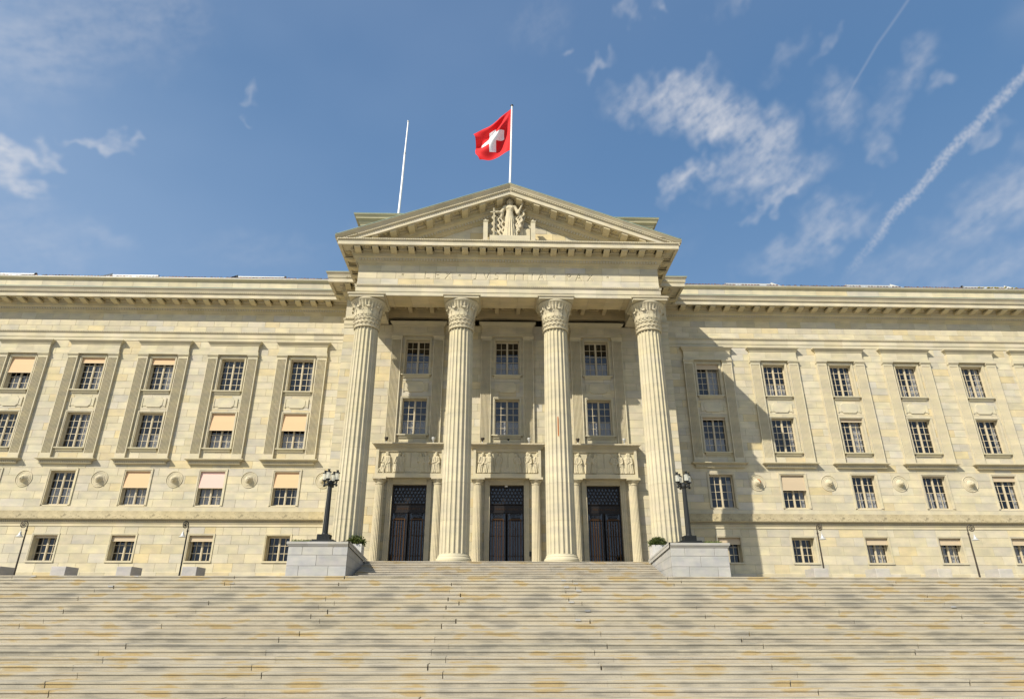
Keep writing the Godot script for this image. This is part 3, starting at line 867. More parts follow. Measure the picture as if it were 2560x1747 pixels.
func build_columns() -> void:
	var col := grp("column", house, Vector3(-7.176, 0, 5.5))
	var base := MB.new()
	base.col = tone(WALL, 0.03)
	base.lathe([Vector2(0.80, 0.385), Vector2(0.80, 0.42), Vector2(0.775, 0.43), Vector2(0.79, 0.49), Vector2(0.775, 0.56), Vector2(0.73, 0.60), Vector2(0.715, 0.63), Vector2(0.72, 0.66), Vector2(0.70, 0.69), Vector2(0.68, 0.71), Vector2(0.672, 0.76), Vector2(0.3, 0.76)], 48, Vector3.ZERO)
	put("base", base, M.stone, col)
	var cuts := [0.76, 2.18, 3.86, 5.42, 7.12, 8.7, 10.3, 11.56]
	var rad := func(y: float) -> float:
		var t := (y - 0.76) / 10.8
		return 0.672 - 0.03 * t - 0.056 * t * t
	for i in cuts.size() - 1:
		var mb := MB.new()
		mb.col = tone(WALL * Color(1.0, 0.995, 0.97), 0.06)
		var a: float = cuts[i] + 0.003; var b: float = cuts[i + 1] - 0.003
		var m := (a + b) / 2
		fluted(mb, a, m, rad.call(a), rad.call(m), 20, 0.062)
		fluted(mb, m, b, rad.call(m), rad.call(b), 20, 0.062)
		put("drum", mb, M.stone, col)
	var cap := MB.new()
	cap.col = WALL * Color(0.99, 0.98, 0.96)
	# bell
	cap.lathe([Vector2(0.585, 11.55), Vector2(0.60, 12.0), Vector2(0.61, 12.4), Vector2(0.66, 12.65), Vector2(0.75, 12.84), Vector2(0.83, 12.93), Vector2(0.875, 12.97), Vector2(0.89, 13.01), Vector2(0.875, 13.05), Vector2(0.82, 13.075), Vector2(0.3, 13.08)], 40, Vector3.ZERO)
	# ring tiers of small leaf tips
	for q in [[11.60, 0.0], [11.83, 0.5], [12.05, 0.0]]:
		var y: float = q[0]
		cap.lathe([Vector2(0.60, y - 0.05), Vector2(0.645, y - 0.035), Vector2(0.655, y - 0.01), Vector2(0.635, y + 0.015), Vector2(0.60, y + 0.02)], 40, Vector3.ZERO)
		for k in 20:
			var t: float = TAU * (k + q[1]) / 20
			leaf(cap, t, [[0.605, y - 0.0, 0.075, 0.01], [0.625, y + 0.10, 0.085, 0.015], [0.655, y + 0.155, 0.075, 0.012], [0.69, y + 0.165, 0.05, 0.0], [0.695, y + 0.135, 0.03, 0.0]])
	# acanthus leaves with curled tips
	for k in 10:
		var t := TAU * (k + 0.25) / 10
		leaf(cap, t, [[0.62, 12.10, 0.14, 0.03], [0.645, 12.26, 0.19, 0.035], [0.665, 12.40, 0.17, 0.04], [0.70, 12.53, 0.19, 0.04], [0.75, 12.60, 0.15, 0.03], [0.81, 12.63, 0.13, 0.01], [0.84, 12.60, 0.09, 0.0], [0.84, 12.55, 0.06, 0.0], [0.81, 12.52, 0.03, 0.0]], 0.03)
		var u := TAU * (k + 0.75) / 10
		leaf(cap, u, [[0.615, 12.10, 0.07, 0.03], [0.64, 12.34, 0.08, 0.03], [0.655, 12.5, 0.06, 0.03], [0.69, 12.58, 0.03, 0.0]], 0.02)
	# tall tongue leaves up the bell
	for k in 28:
		var t := TAU * k / 28
		leaf(cap, t, [[0.625, 12.42, 0.05, 0.03], [0.675, 12.62, 0.062, 0.035], [0.755, 12.82, 0.072, 0.03], [0.82, 12.92, 0.06, 0.02], [0.865, 12.965, 0.03, 0.0]])
	put("capital", cap, M.stone, col)
	var ab := MB.new()
	ab.col = WALL
	ab.box(Vector3(-0.875, 13.07, -0.875), Vector3(0.875, 13.17, 0.875))
	var pl := [Vector2(-0.9, -0.9), Vector2(-0.9, 0.9), Vector2(0.9, 0.9), Vector2(0.9, -0.9)]
	for i in 4:
		moulding(ab, [pl[i] * 0.98, pl[(i + 1) % 4] * 0.98], [Vector2(0.0, 13.17), Vector2(0.03, 13.185), Vector2(0.055, 13.22), Vector2(0.06, 13.268), Vector2(-0.5, 13.268)], WALL, 4.0, 0.02)
	ab.box(Vector3(-0.93, 13.19, -0.93), Vector3(0.93, 13.267, 0.93))
	put("abacus", ab, M.stone, col)
	for i in 3:
		var o: Node3D = col.duplicate()
		o.name = "column"
		house.add_child(o, true)
		o.position.x = [-2.392, 2.392, 7.176][i]
		o.rotation.y = 0.0
		for ch in o.get_children():
			if str(ch.name).begins_with("drum"):
				ch.rotation.y = TAU / 20 * (i + 1)
	# the streak of rust in a flute of the third column
	var rs := MB.new()
	rs.run_y([Vector2(-0.022, 0.645), Vector2(0.0, 0.652), Vector2(0.022, 0.645)], 6.0, 6.95)
	var r := put("rust_streak", rs, M.rust, house, Vector3(2.392, 0, 5.5))
	r.rotation.y = -0.10

# ---------------------------------------------------------------- windows
# centre x, sill height, top height, half width, plane of the glass, rows, blind share, blind colour, curtain: "" none, "low" bottom rows, "right" one leaf, "full", "side"
func window(x: float, y0: float, y1: float, hw: float, z: float, rows: int, single: bool, blind := 0.0, bcol := "blind_peach", curtain := "", half_open := false) -> Node3D:
	var w := grp("window", house, Vector3(x, y0, z))
	var h := y1 - y0
	var f := MB.new()
	var t := 0.055
	f.box(Vector3(-hw, 0, -0.04), Vector3(-hw + t, h, 0.045)); f.box(Vector3(hw - t, 0, -0.04), Vector3(hw, h, 0.045))
	f.box(Vector3(-hw + t, h - t * 1.3, -0.04), Vector3(hw - t, h, 0.045)); f.box(Vector3(-hw + t, 0, -0.04), Vector3(hw - t, t * 1.4, 0.05))
	f.box(Vector3(-0.05, t * 1.4, -0.04), Vector3(0.05, h - t * 1.3, 0.05))
	f.box(Vector3(-0.018, t * 1.4, 0.05), Vector3(0.018, h - t * 1.3, 0.066))
	var gx := [-hw + t, -0.05, 0.05, hw - t]
	var gy0 := t * 1.4; var gy1 := h - t * 1.3
	var panes := []
	for k in 2:
		var a: float = gx[k * 2]; var b: float = gx[k * 2 + 1]
		var m := (a + b) / 2 + (0.03 if k else -0.03) * 0.0
		f.box(Vector3(m - 0.013, gy0, -0.015), Vector3(m + 0.013, gy1, 0.025))
		for r in range(1, rows):
			var yy := lerpf(gy0, gy1, float(r) / rows)
			f.box(Vector3(a, yy - 0.013, -0.014), Vector3(m - 0.013, yy + 0.013, 0.024))
			f.box(Vector3(m + 0.013, yy - 0.013, -0.014), Vector3(b, yy + 0.013, 0.024))
		for r in rows:
			for s in 2:
				panes.append([a if s == 0 else m, m if s == 0 else b, lerpf(gy0, gy1, float(r) / rows), lerpf(gy0, gy1, float(r + 1) / rows)])
	put("frame", f, M.window_paint, w)
	var all := MB.new()
	for p in panes:
		var pm := MB.new() if single else all
		var tx := rng.randf_range(-0.006, 0.006); var ty := rng.randf_range(-0.006, 0.006)   # panes never lie quite true
		var c := Vector3((p[0] + p[1]) / 2, (p[2] + p[3]) / 2, 0.0)
		var q := []
		for e in [[p[0], p[2]], [p[1], p[2]], [p[1], p[3]], [p[0], p[3]]]:
			q.append(Vector3(e[0], e[1], (e[0] - c.x) * tx + (e[1] - c.y) * ty))
		pm.quad(q[0], q[1], q[2], q[3])
		if single:
			put("pane", pm, M.window_glass, w)
	if not single:
		var o := put("panes", all, M.window_glass, w)
		o.set_meta("kind", "stuff")
	if blind > 0.0:
		var b := MB.new()
		var drop := h * blind
		var tilt := 0.10 * minf(1.0, blind * 2.0)
		var zz := -z - 0.10
		var top := h + 0.03
		b.run_x([Vector2(zz + tilt, top - drop), Vector2(zz + tilt * 0.5 + 0.012, top - drop * 0.5), Vector2(zz, top)], -hw - 0.01, hw + 0.01)
		b.run_x([Vector2(zz - 0.006, top), Vector2(zz + tilt * 0.5 + 0.006, top - drop * 0.5), Vector2(zz + tilt - 0.006, top - drop)], -hw - 0.01, hw + 0.01)
		var bo := put("blind", b, M[bcol], w)
		if bcol == "blind_pink": bo.set_meta("label", "faded pink fabric roller blind")
		var bar := MB.new()
		bar.box(Vector3(-hw - 0.05, top - drop - 0.022, zz + tilt - 0.012), Vector3(hw + 0.012, top - drop, zz + tilt + 0.012))
		put("blind_bar", bar, M.window_paint, w)
	if curtain:
		var spans := []
		if curtain == "low": spans = [[-hw + 0.05, -0.06, gy0, lerpf(gy0, gy1, 2.0 / rows)], [0.06, hw - 0.05, gy0, lerpf(gy0, gy1, 2.0 / rows)]]
		elif curtain == "full": spans = [[-hw + 0.05, -0.04, gy0, gy1], [0.04, hw - 0.05, gy0, gy1]]
		elif curtain == "right": spans = [[0.08, hw - 0.03, gy0, gy1]]
		elif curtain == "side": spans = [[hw * 0.62, hw - 0.03, gy0, gy1 * 0.9]]
		elif curtain == "lowright": spans = [[-hw + 0.05, -0.06, gy0, lerpf(gy0, gy1, 2.0 / rows)], [0.06, hw - 0.05, gy0, lerpf(gy0, gy1, 2.0 / rows)], [hw * 0.5, hw - 0.03, gy0, gy1]]
		for sp in spans:
			var cm := MB.new()
			var n := 26
			var ph := rng.randf() * 6.0
			for i in n:
				var xa: float = lerpf(sp[0], sp[1], float(i) / n); var xb: float = lerpf(sp[0], sp[1], float(i + 1) / n)
				var za := -0.13 + 0.022 * sin(i * 1.25 + ph) + 0.010 * sin(i * 0.5 + ph)
				var zb := -0.13 + 0.022 * sin((i + 1) * 1.25 + ph) + 0.010 * sin((i + 1) * 0.5 + ph)
				cm.quad(Vector3(xa, sp[2], za), Vector3(xb, sp[2], zb), Vector3(xb, sp[3], zb), Vector3(xa, sp[3], za))
			put("curtain", cm, M.curtain, w)
	return w

# stone architrave round an opening: half width, bottom, top, width of the frame, depth of the reveal
func stone_frame(mb: MB, x: float, hw: float, y0: float, y1: float, fw: float, z: float, proud: float, depth: float, sill: bool) -> void:
	mb.col = tone(WALL, 0.06)
	var iw := fw * 0.45
	# outer raised band and inner lower one, with the reveal
	for k: float in [-1.0, 1.0]:
		var a := x + k * hw; var b := x + k * (hw + iw); var c := x + k * (hw + fw)
		mb.box(Vector3(minf(a, b), y0, z - depth), Vector3(maxf(a, b), y1 + iw, z + proud * 0.5))
		mb.box(Vector3(minf(b, c), y0, z - 0.05), Vector3(maxf(b, c), y1 + fw, z + proud))
	mb.box(Vector3(x - hw, y1, z - depth), Vector3(x + hw, y1 + iw, z + proud * 0.5))
	mb.box(Vector3(x - hw - iw, y1 + iw, z - 0.05), Vector3(x + hw + iw, y1 + fw, z + proud))
	if sill:
		mb.box(Vector3(x - hw - fw, y0 - 0.09, z - depth), Vector3(x + hw + fw, y0 - 0.002, z + proud + 0.02))
	else:
		mb.box(Vector3(x - hw, y0 - 0.06, z - depth), Vector3(x + hw, y0 - 0.002, z + 0.01))

# the tall two-storey frame round a pair of windows
func surround_meshes(dy: float, ledge: bool) -> Array:
	var out := []
	var pil := MB.new()
	pil.col = WALL
	var pr := [Vector2(0.865, 0.0), Vector2(0.865, 0.15)]
	var m0 := 0.912; var step := 0.0685
	for i in 7:
		var a := m0 + i * step
		pr.append_array([Vector2(a, 0.15), Vector2(a + 0.008, 0.118), Vector2(a + 0.026, 0.104), Vector2(a + 0.044, 0.118), Vector2(a + 0.052, 0.15)])
	pr.append_array([Vector2(1.435, 0.15), Vector2(1.435, 0.0)])
	var ya := 6.48; var yb := 12.08 + dy
	pil.run_y(pr, ya, yb)
	pil.box(Vector3(0.865, 6.2 if ledge else 6.35, 0.0), Vector3(1.435, ya, 0.15)); pil.box(Vector3(0.865, yb, 0.0), Vector3(1.435, 12.21 + dy, 0.15))
	pil.run_x([Vector2(0.15, 12.21 + dy), Vector2(0.19, 12.24 + dy), Vector2(0.19, 12.27 + dy), Vector2(0.22, 12.29 + dy), Vector2(0.22, 12.335 + dy), Vector2(0.0, 12.335 + dy), Vector2(0.0, 12.21 + dy), Vector2(0.15, 12.21 + dy)], 0.835, 1.465, true)
	out.append(["pilaster", pil.done(), true])
	var li := MB.new()
	li.col = tone(WALL, 0.05)
	li.box(Vector3(-1.435, 12.337 + dy, 0.0), Vector3(1.435, 12.49 + dy, 0.172))
	li.col = tone(WALL, 0.05)
	var nb := 3
	for i in nb:
		li.col = tone(WALL, 0.07)
		li.box(Vector3(-1.40 + 2.80 * i / nb + 0.003, 12.492 + dy, 0.0), Vector3(-1.40 + 2.80 * (i + 1) / nb - 0.003, 12.90 + dy, 0.155))
	li.col = WALL * Color(0.97, 0.97, 0.95)
	moulding(li, [Vector2(-1.40, 0), Vector2(-1.40, 0.155), Vector2(1.40, 0.155), Vector2(1.40, 0)], [Vector2(0.0, 12.89 + dy), Vector2(0.03, 12.91 + dy), Vector2(0.035, 12.96 + dy), Vector2(0.07, 12.99 + dy), Vector2(0.12, 13.06 + dy), Vector2(0.17, 13.10 + dy), Vector2(0.17, 13.15 + dy), Vector2(-0.155, 13.17 + dy)], WALL * Color(0.97, 0.97, 0.95), 3.0, 0.03)
	out.append(["lintel", li.done(), false])
	if ledge:
		var le := MB.new()
		moulding(le, [Vector2(-1.36, 0), Vector2(-1.36, 0.10), Vector2(1.36, 0.10), Vector2(1.36, 0)], [Vector2(-0.1, 5.90), Vector2(0.02, 5.91), Vector2(0.05, 5.93), Vector2(0.05, 5.95), Vector2(0.02, 5.955), Vector2(0.02, 6.06), Vector2(0.05, 6.08), Vector2(0.10, 6.10), Vector2(0.20, 6.14), Vector2(0.22, 6.145), Vector2(0.22, 6.195), Vector2(-0.1, 6.205)], WALL * Color(0.95, 0.95, 0.93), 3.0, 0.03)
		for i in 28:
			le.col = WALL * 0.97
			le.box(Vector3(-1.36 + 0.0972 * i + 0.012, 5.962, 0.10), Vector3(-1.36 + 0.0972 * i + 0.075, 6.055, 0.165))
		out.append(["ledge", le.done(), false])
	# windows' stone frames, sills and the panel between them
	var fr := MB.new()
	var d2 := dy * 0.75
	stone_frame(fr, 0.0, 0.655, 10.16 + dy * 0.7, 12.13 + dy, 0.10, 0.0, 0.05, 0.34, false)
	stone_frame(fr, 0.0, 0.655, 6.82 + d2, 8.83 + dy * 0.6, 0.10, 0.0, 0.05, 0.34, false)
	out.append(["stone_frame", fr.done(), false])
	for sy: float in [10.158 + dy * 0.7, 6.818 + d2]:
		var sl := MB.new()
		sl.col = tone(WALL * Color(0.95, 0.95, 0.93), 0.04)
		sl.run_x([Vector2(-0.34, sy - 0.19), Vector2(0.06, sy - 0.19), Vector2(0.075, sy - 0.14), Vector2(0.14, sy - 0.075), Vector2(0.15, sy - 0.06), Vector2(0.15, sy), Vector2(-0.34, sy + 0.01)], -0.72, 0.72, true)
		sl.run_x([Vector2(0.005, sy - 0.06), Vector2(0.15, sy - 0.06), Vector2(0.15, sy), Vector2(0.005, sy)], -0.82, -0.72, true)
		sl.run_x([Vector2(0.005, sy - 0.06), Vector2(0.15, sy - 0.06), Vector2(0.15, sy), Vector2(0.005, sy)], 0.72, 0.82, true)
		out.append(["sill", sl.done(), false])
	var md := MB.new()
	var cy := 9.45 + dy * 0.7
	md.col = tone(WALL, 0.04)
	for q in [[0.66, 0.24, 0.025, 0.0], [0.50, 0.30, 0.05, 0.14], [0.45, 0.255, 0.03, 0.12]]:
		var hw: float = q[0]; var hh: float = q[1]; var c: float = q[3]
		var o := [Vector2(-hw, -hh + c), Vector2(-hw + c, -hh), Vector2(hw - c, -hh), Vector2(hw, -hh + c), Vector2(hw, hh - c), Vector2(hw - c, hh), Vector2(-hw + c, hh), Vector2(-hw, hh - c)]
		for i in 8:
			var a: Vector2 = o[i]; var b: Vector2 = o[(i + 1) % 8]
			if (b - a).length() < 0.001: continue
			md.quad(Vector3(a.x, cy + a.y, 0.0), Vector3(b.x, cy + b.y, 0.0), Vector3(b.x * 0.97, cy + b.y * 0.94, q[2]), Vector3(a.x * 0.97, cy + a.y * 0.94, q[2]))
			md.face(Vector3(0, cy, q[2]), Vector3(a.x * 0.97, cy + a.y * 0.94, q[2]), Vector3(b.x * 0.97, cy + b.y * 0.94, q[2]), Vector3(0, 0, 1))
	for k: float in [-1.0, 1.0]:
		md.run_y([Vector2(k * 0.645 - 0.02, 0.0), Vector2(k * 0.645 - 0.02, 0.05), Vector2(k * 0.645 + 0.02, 0.05), Vector2(k * 0.645 + 0.02, 0.0)], cy - 0.27, cy + 0.24)
	out.append(["carved_panel", md.done(), false])
	return out

func surround(x: float, z: float, parts: Array) -> void:
	var s := grp("window_surround", house, Vector3(x, 0, z))
	for p in parts:
		put(p[0], p[1], M.stone, s)
		if p[2]:
			var o := put(p[0], p[1], M.stone, s)
			o.position.x = -2.30

func build_windows() -> void:
	var parts := surround_meshes(0.0, true)
	# rows: E top, D below, C over the belt, B at the terrace; columns from the middle outwards, left then right: [blind share, blind colour, curtain]
	var L := {
		"E": [[0.05, "blind_beige", "side"], [0.0, "", ""], [0.20, "blind_peach", "right"], [0.17, "blind_peach", "right"], [0.50, "blind_peach", "low"], [0.2, "blind_peach", ""]],
		"D": [[0.50, "blind_peach", "low"], [0.50, "blind_peach", "low"], [0.0, "", "low"], [0.0, "", "right"], [0.0, "", "low"], [0.0, "", ""]],
		"C": [[0.48, "blind_peach", "side"], [0.50, "blind_pink", "low"], [0.50, "blind_peach", "low"], [0.0, "", "low"], [0.0, "", ""], [0.0, "", ""]],
		"B": [[0.0, "", ""], [0.22, "blind_beige", ""], [0.22, "blind_beige", ""], [0.10, "blind_beige", ""], [0.2, "blind_beige", ""], [0.0, "", ""]],
	}
	var R := {
		"E": [[0.17, "blind_beige", "right"], [0.0, "", "low"], [0.0, "", "side"], [0.0, "", "lowright"], [0.0, "", "lowright"], [0.0, "", "low"]],
		"D": [[0.07, "blind_beige", "low"], [0.0, "", "side"], [0.10, "blind_beige", "right"], [0.0, "", ""], [0.0, "", "side"], [0.0, "", ""]],
		"C": [[0.0, "", "side"], [0.47, "blind_beige", "side"], [0.0, "", "low"], [0.05, "blind_beige", "low"], [0.16, "blind_beige", "side"], [0.0, "", ""]],
		"B": [[0.26, "blind_beige", ""], [0.0, "", ""], [0.26, "blind_beige", "full"], [0.26, "blind_beige", "full"], [0.26, "blind_beige", "full"], [0.2, "blind_beige", ""]],
	}
	var n := 0
	for i in 6:
		for k in [-1.0, 1.0]:
			var x: float = k * (WX + 4.0 * i)
			var T: Dictionary = L if k < 0 else R
			var single := i < 2
			surround(x, 0.0, parts)
			var e: Array = T["E"][i]
			window(x, 10.16, 12.13, 0.655, -0.26, 5, single and i < 1, e[0], e[1], e[2])
			e = T["D"][i]
			window(x, 6.82, 8.83, 0.655, -0.26, 5, single and i < 1, e[0], e[1], e[2])
			e = T["C"][i]
			window(x, 3.715, 5.53, 0.655, -0.24, 4, single, e[0], e[1], e[2])
			e = T["B"][i]
			window(x, 0.835, 2.15, 0.60, -0.34, 3, single, e[0], e[1], e[2])
			var fr := MB.new()
			stone_frame(fr, 0.0, 0.66, 3.715, 5.54, 0.125, 0.0, 0.05, 0.32, false)
			put("stone_frame", fr, M.stone, house, Vector3(x, 0, 0))
			var fb := MB.new()
			stone_frame(fb, 0.0, 0.615, 0.90, 2.17, 0.095, 0.04, 0.03, 0.46, true)
			put("stone_frame", fb, M.stone, house, Vector3(x, 0, 0))
	var inner := surround_meshes(0.22, false)
	for i in 3:
		var x := (i - 1) * 4.91
		surround(x, 2.6, inner)
		window(x, 10.31, 12.36, 0.655, 2.32, 5, true, 0.04, "blind_peach", "low")
		window(x, 6.98, 8.96, 0.655, 2.32, 5, true, 0.07, "blind_beige", "low")
	# roundels between the windows
	var ro := MB.new()
	ro.col = WALL
	ro.lathe([Vector2(0.45, 0.0), Vector2(0.445, 0.03), Vector2(0.425, 0.035), Vector2(0.41, 0.0), Vector2(0.36, 0.005), Vector2(0.35, 0.025), Vector2(0.33, 0.025), Vector2(0.32, 0.01), Vector2(0.285, 0.015), Vector2(0.275, 0.04), Vector2(0.25, 0.04), Vector2(0.235, 0.03), Vector2(0.21, 0.06), Vector2(0.18, 0.09), Vector2(0.16, 0.13), Vector2(0.125, 0.15), Vector2(0.12, 0.20), Vector2(0.09, 0.25), Vector2(0.05, 0.28), Vector2(0.0, 0.285)], 36, Vector3.ZERO, 2)
	# a weathered carved head: brow, nose, cheeks, beard, ears
	for q in [[0.0, 0.03, 0.26, 0.045], [0.0, -0.02, 0.30, 0.035], [-0.05, 0.02, 0.25, 0.04], [0.05, 0.02, 0.25, 0.04], [0.0, -0.08, 0.25, 0.05], [-0.10, 0.03, 0.17, 0.04], [0.10, 0.03, 0.17, 0.04], [0.0, 0.09, 0.22, 0.06], [-0.05, -0.12, 0.17, 0.04], [0.06, -0.11, 0.17, 0.04]]:
		var s: float = q[3]
		ro.lathe([Vector2(s, -0.02), Vector2(s * 0.85, s * 0.5), Vector2(s * 0.5, s * 0.85), Vector2(0.0, s)], 8, Vector3(q[0], q[1], q[2] - 0.01), 2)
	var rm := ro.done()
	for i in 6:
		for k in [-1.0, 1.0]:
			var o := put("roundel", rm, M.stone, house, Vector3(k * (9.93 + 4.0 * i), 5.10, 0.0))
			o.rotation.z = 0.2 * i
	var rs := MB.new()
	rs.tube([Vector3(13.86, 5.26, 0.21), Vector3(13.93, 5.22, 0.27), Vector3(13.98, 5.12, 0.275), Vector3(14.0, 5.02, 0.22)], [0.015, 0.03, 0.03, 0.015], 6)
	put("rust_streak", rs, M.rust, house)

func build_belt_and_roof() -> void:
	var b := MB.new()
	var w := MB.new()
	for sd in [[Vector2(-36, 0), Vector2(-9.16, 0)], [Vector2(9.16, 0), Vector2(36, 0)]]:
		moulding(b, sd, [Vector2(0.0, 3.40), Vector2(0.10, 3.40), Vector2(0.10, 3.60), Vector2(0.0, 3.62)], WALL, 1.6, 0.05)
		moulding(w, sd, [Vector2(0.22, 2.975), Vector2(0.26, 2.985), Vector2(0.19, 3.39), Vector2(0.09, 3.405)], WALL * Color(0.94, 0.92, 0.88), 1.3, 0.08)
		moulding(b, sd, [Vector2(0.04, 2.60), Vector2(0.07, 2.62), Vector2(0.07, 2.66), Vector2(0.06, 2.67), Vector2(0.06, 2.75), Vector2(0.09, 2.77), Vector2(0.10, 2.80), Vector2(0.10, 2.82), Vector2(0.06, 2.84), Vector2(0.06, 2.94), Vector2(0.22, 2.955), Vector2(0.24, 2.98)], WALL * Color(0.98, 0.97, 0.94), 1.4, 0.06)
		moulding(b, sd, [Vector2(0.11, 0.325), Vector2(0.09, 0.34), Vector2(0.03, 0.345)], WALL, 2.0, 0.03)
	put("belt_course", b, M.stone, house)
	put("belt_weathering", w, M.weathered, house)
	var pl := []
	along(pl, Vector2(-33, 0), Vector2(-9.16, 0), 2.89, 0.055, 0.095)
	along(pl, Vector2(9.16, 0), Vector2(33, 0), 2.89, 0.055, 0.095)
	many("dentil_course", little(0.05, 0.09, 0.06), pl, house, M.stone)
	# parapet coping, gutter, roof
	var c := MB.new()
	var g := MB.new()
	for sd in [[Vector2(-36, 0.2), Vector2(-9.17, 0.2)], [Vector2(9.17, 0.2), Vector2(36, 0.2)]]:
		moulding(c, sd, [Vector2(0.0, 17.06), Vector2(0.03, 17.07), Vector2(0.03, 17.10), Vector2(0.09, 17.13), Vector2(0.13, 17.18), Vector2(0.15, 17.19), Vector2(0.15, 17.23), Vector2(-0.3, 17.25)], WALL * Color(0.9, 0.9, 0.86), 2.0, 0.05)
		moulding(g, sd, [Vector2(0.13, 17.235), Vector2(0.17, 17.25), Vector2(0.17, 17.28), Vector2(0.0, 17.30)], Color.WHITE, 4.0, 0.0)
	put("coping", c, M.stone, house)
	put("gutter", g, M.grey_metal, house)
	var roof := MB.new()
	for k in [[-36.0, -9.19], [9.19, 36.0]]:
		roof.col = Color(0.10, 0.075, 0.06)
		roof.quad(Vector3(k[0], 17.33, 0.2), Vector3(k[1], 17.33, 0.2), Vector3(k[1], 21.0, -7.5), Vector3(k[0], 21.0, -7.5))
		roof.quad(Vector3(k[1], 17.33, -15.0), Vector3(k[0], 17.33, -15.0), Vector3(k[0], 21.0, -7.5), Vector3(k[1], 21.0, -7.5))
	roof.col = WALL
	roof.quad(Vector3(36, -0.4, -14.8), Vector3(-36, -0.4, -14.8), Vector3(-36, 17.4, -14.8), Vector3(36, 17.4, -14.8))
	for k: float in [-36.0, 36.0]:
		roof.face(Vector3(k, -0.4, 0), Vector3(k, -0.4, -14.8), Vector3(k, 17.3, -14.8), Vector3(k, 0, 0))
		roof.face(Vector3(k, -0.4, 0), Vector3(k, 17.3, -14.8), Vector3(k, 17.3, 0), Vector3(k, 0, 0))
		roof.face(Vector3(k, 17.3, 0), Vector3(k, 17.3, -14.8), Vector3(k, 21.0, -7.5), Vector3(k, 0, 0))
	put("roof", roof, M.tile, house)
	# tile ends over the gutter: the nearest row is told apart, so they stand as one mass of real tiles
	for v in 3:
		var tm := MB.new()
		tm.col = [Color(0.20, 0.095, 0.06), Color(0.12, 0.075, 0.055), Color(0.055, 0.045, 0.04)][v]
		tm.lathe([Vector2(0.085, 0.0), Vector2(0.075, 0.42)], 8, Vector3.ZERO, 2, 0.0, PI)
		tm.face(Vector3(-0.085, 0, 0), Vector3(0.085, 0, 0), Vector3(0, 0.085, 0), Vector3(0, 0, 1))
		var places := []
		for row in 3:
			for k in [-1.0, 1.0]:
				for i in 124:
					var x: float = k * (9.3 + 0.195 * i + 0.05 * row)
					var pick := rng.randf()
					var which := 0 if pick < 0.45 else (1 if pick < 0.86 else 2)
					if which == v:
						places.append(Transform3D(Basis(Vector3(1, 0, 0), 0.455).rotated(Vector3.UP, PI + rng.randf_range(-0.05, 0.05)), Vector3(x, 17.37 + rng.randf_range(-0.01, 0.02) + row * 0.17, 0.22 - row * 0.35)))
		many("roof_tiles", tm.done(), places, house, M.tile)
	# flat roof lights and solar collectors lying on the slope
	for q in [[-31.5, -29.3, 0], [-24.6, -21.75, 1], [-16.86, -13.95, 2], [14.0, 16.94, 1], [21.8, 24.7, 1], [29.4, 32.2, 0]]:
		var s := grp("roof_light", house)
		var fr := MB.new()
		var ang := Basis(Vector3(1, 0, 0), 0.455)
		var z0 := 0.10; var z1 := -0.62
		var p := func(x: float, z: float, up: float) -> Vector3: return Vector3(x, 17.36 - (z - 0.2) * 0.49 + up, z)
		var qa: float = q[0] - 0.35; var qb: float = q[1] + 0.35
		fr.quad(p.call(qa, z0, 0.0), p.call(qb, z0, 0.0), p.call(q[1], z1, 0.16), p.call(q[0], z1, 0.16))
		fr.face(p.call(qa, z0, 0.0), p.call(q[0], z1, 0.30), p.call(q[0], z1, -0.1), Vector3(-1, 0, 0))
		fr.face(p.call(qb, z0, 0.0), p.call(q[1], z1, 0.30), p.call(q[1], z1, -0.1), Vector3(1, 0, 0))
		put("flashing", fr, M.dark_panel if q[2] == 2 else M.grey_metal, s)
		var lid := MB.new()
		lid.box(Vector3(q[0] - 0.03, 17.36 + 0.82 * 0.49 + 0.13, z1 - 0.05), Vector3(q[1] + 0.03, 17.36 + 0.82 * 0.49 + 0.19, z1 + 0.02))
		put("edge", lid, M.grey_metal, s)
		var bx := MB.new()
		for e in [q[0] - 0.1, q[1] + 0.02]:
			bx.box(Vector3(e, 17.5, -0.6), Vector3(e + 0.1, 17.95 if q[2] != 1 else 17.8, -0.5))
		put("bracket_foot", bx, M.iron, s)
	var mo := MB.new()
	for i in 16:
		var x := 30.0 + rng.randf_range(-0.8, 3.0)
		var s := rng.randf_range(0.03, 0.07)
		mo.lathe([Vector2(s, 0), Vector2(s * 0.8, s * 0.6), Vector2(0, s * 0.9)], 7, Vector3(x, 17.40, 0.26))
	var o := put("moss", mo, M.moss, house)
	o.set_meta("kind", "stuff")

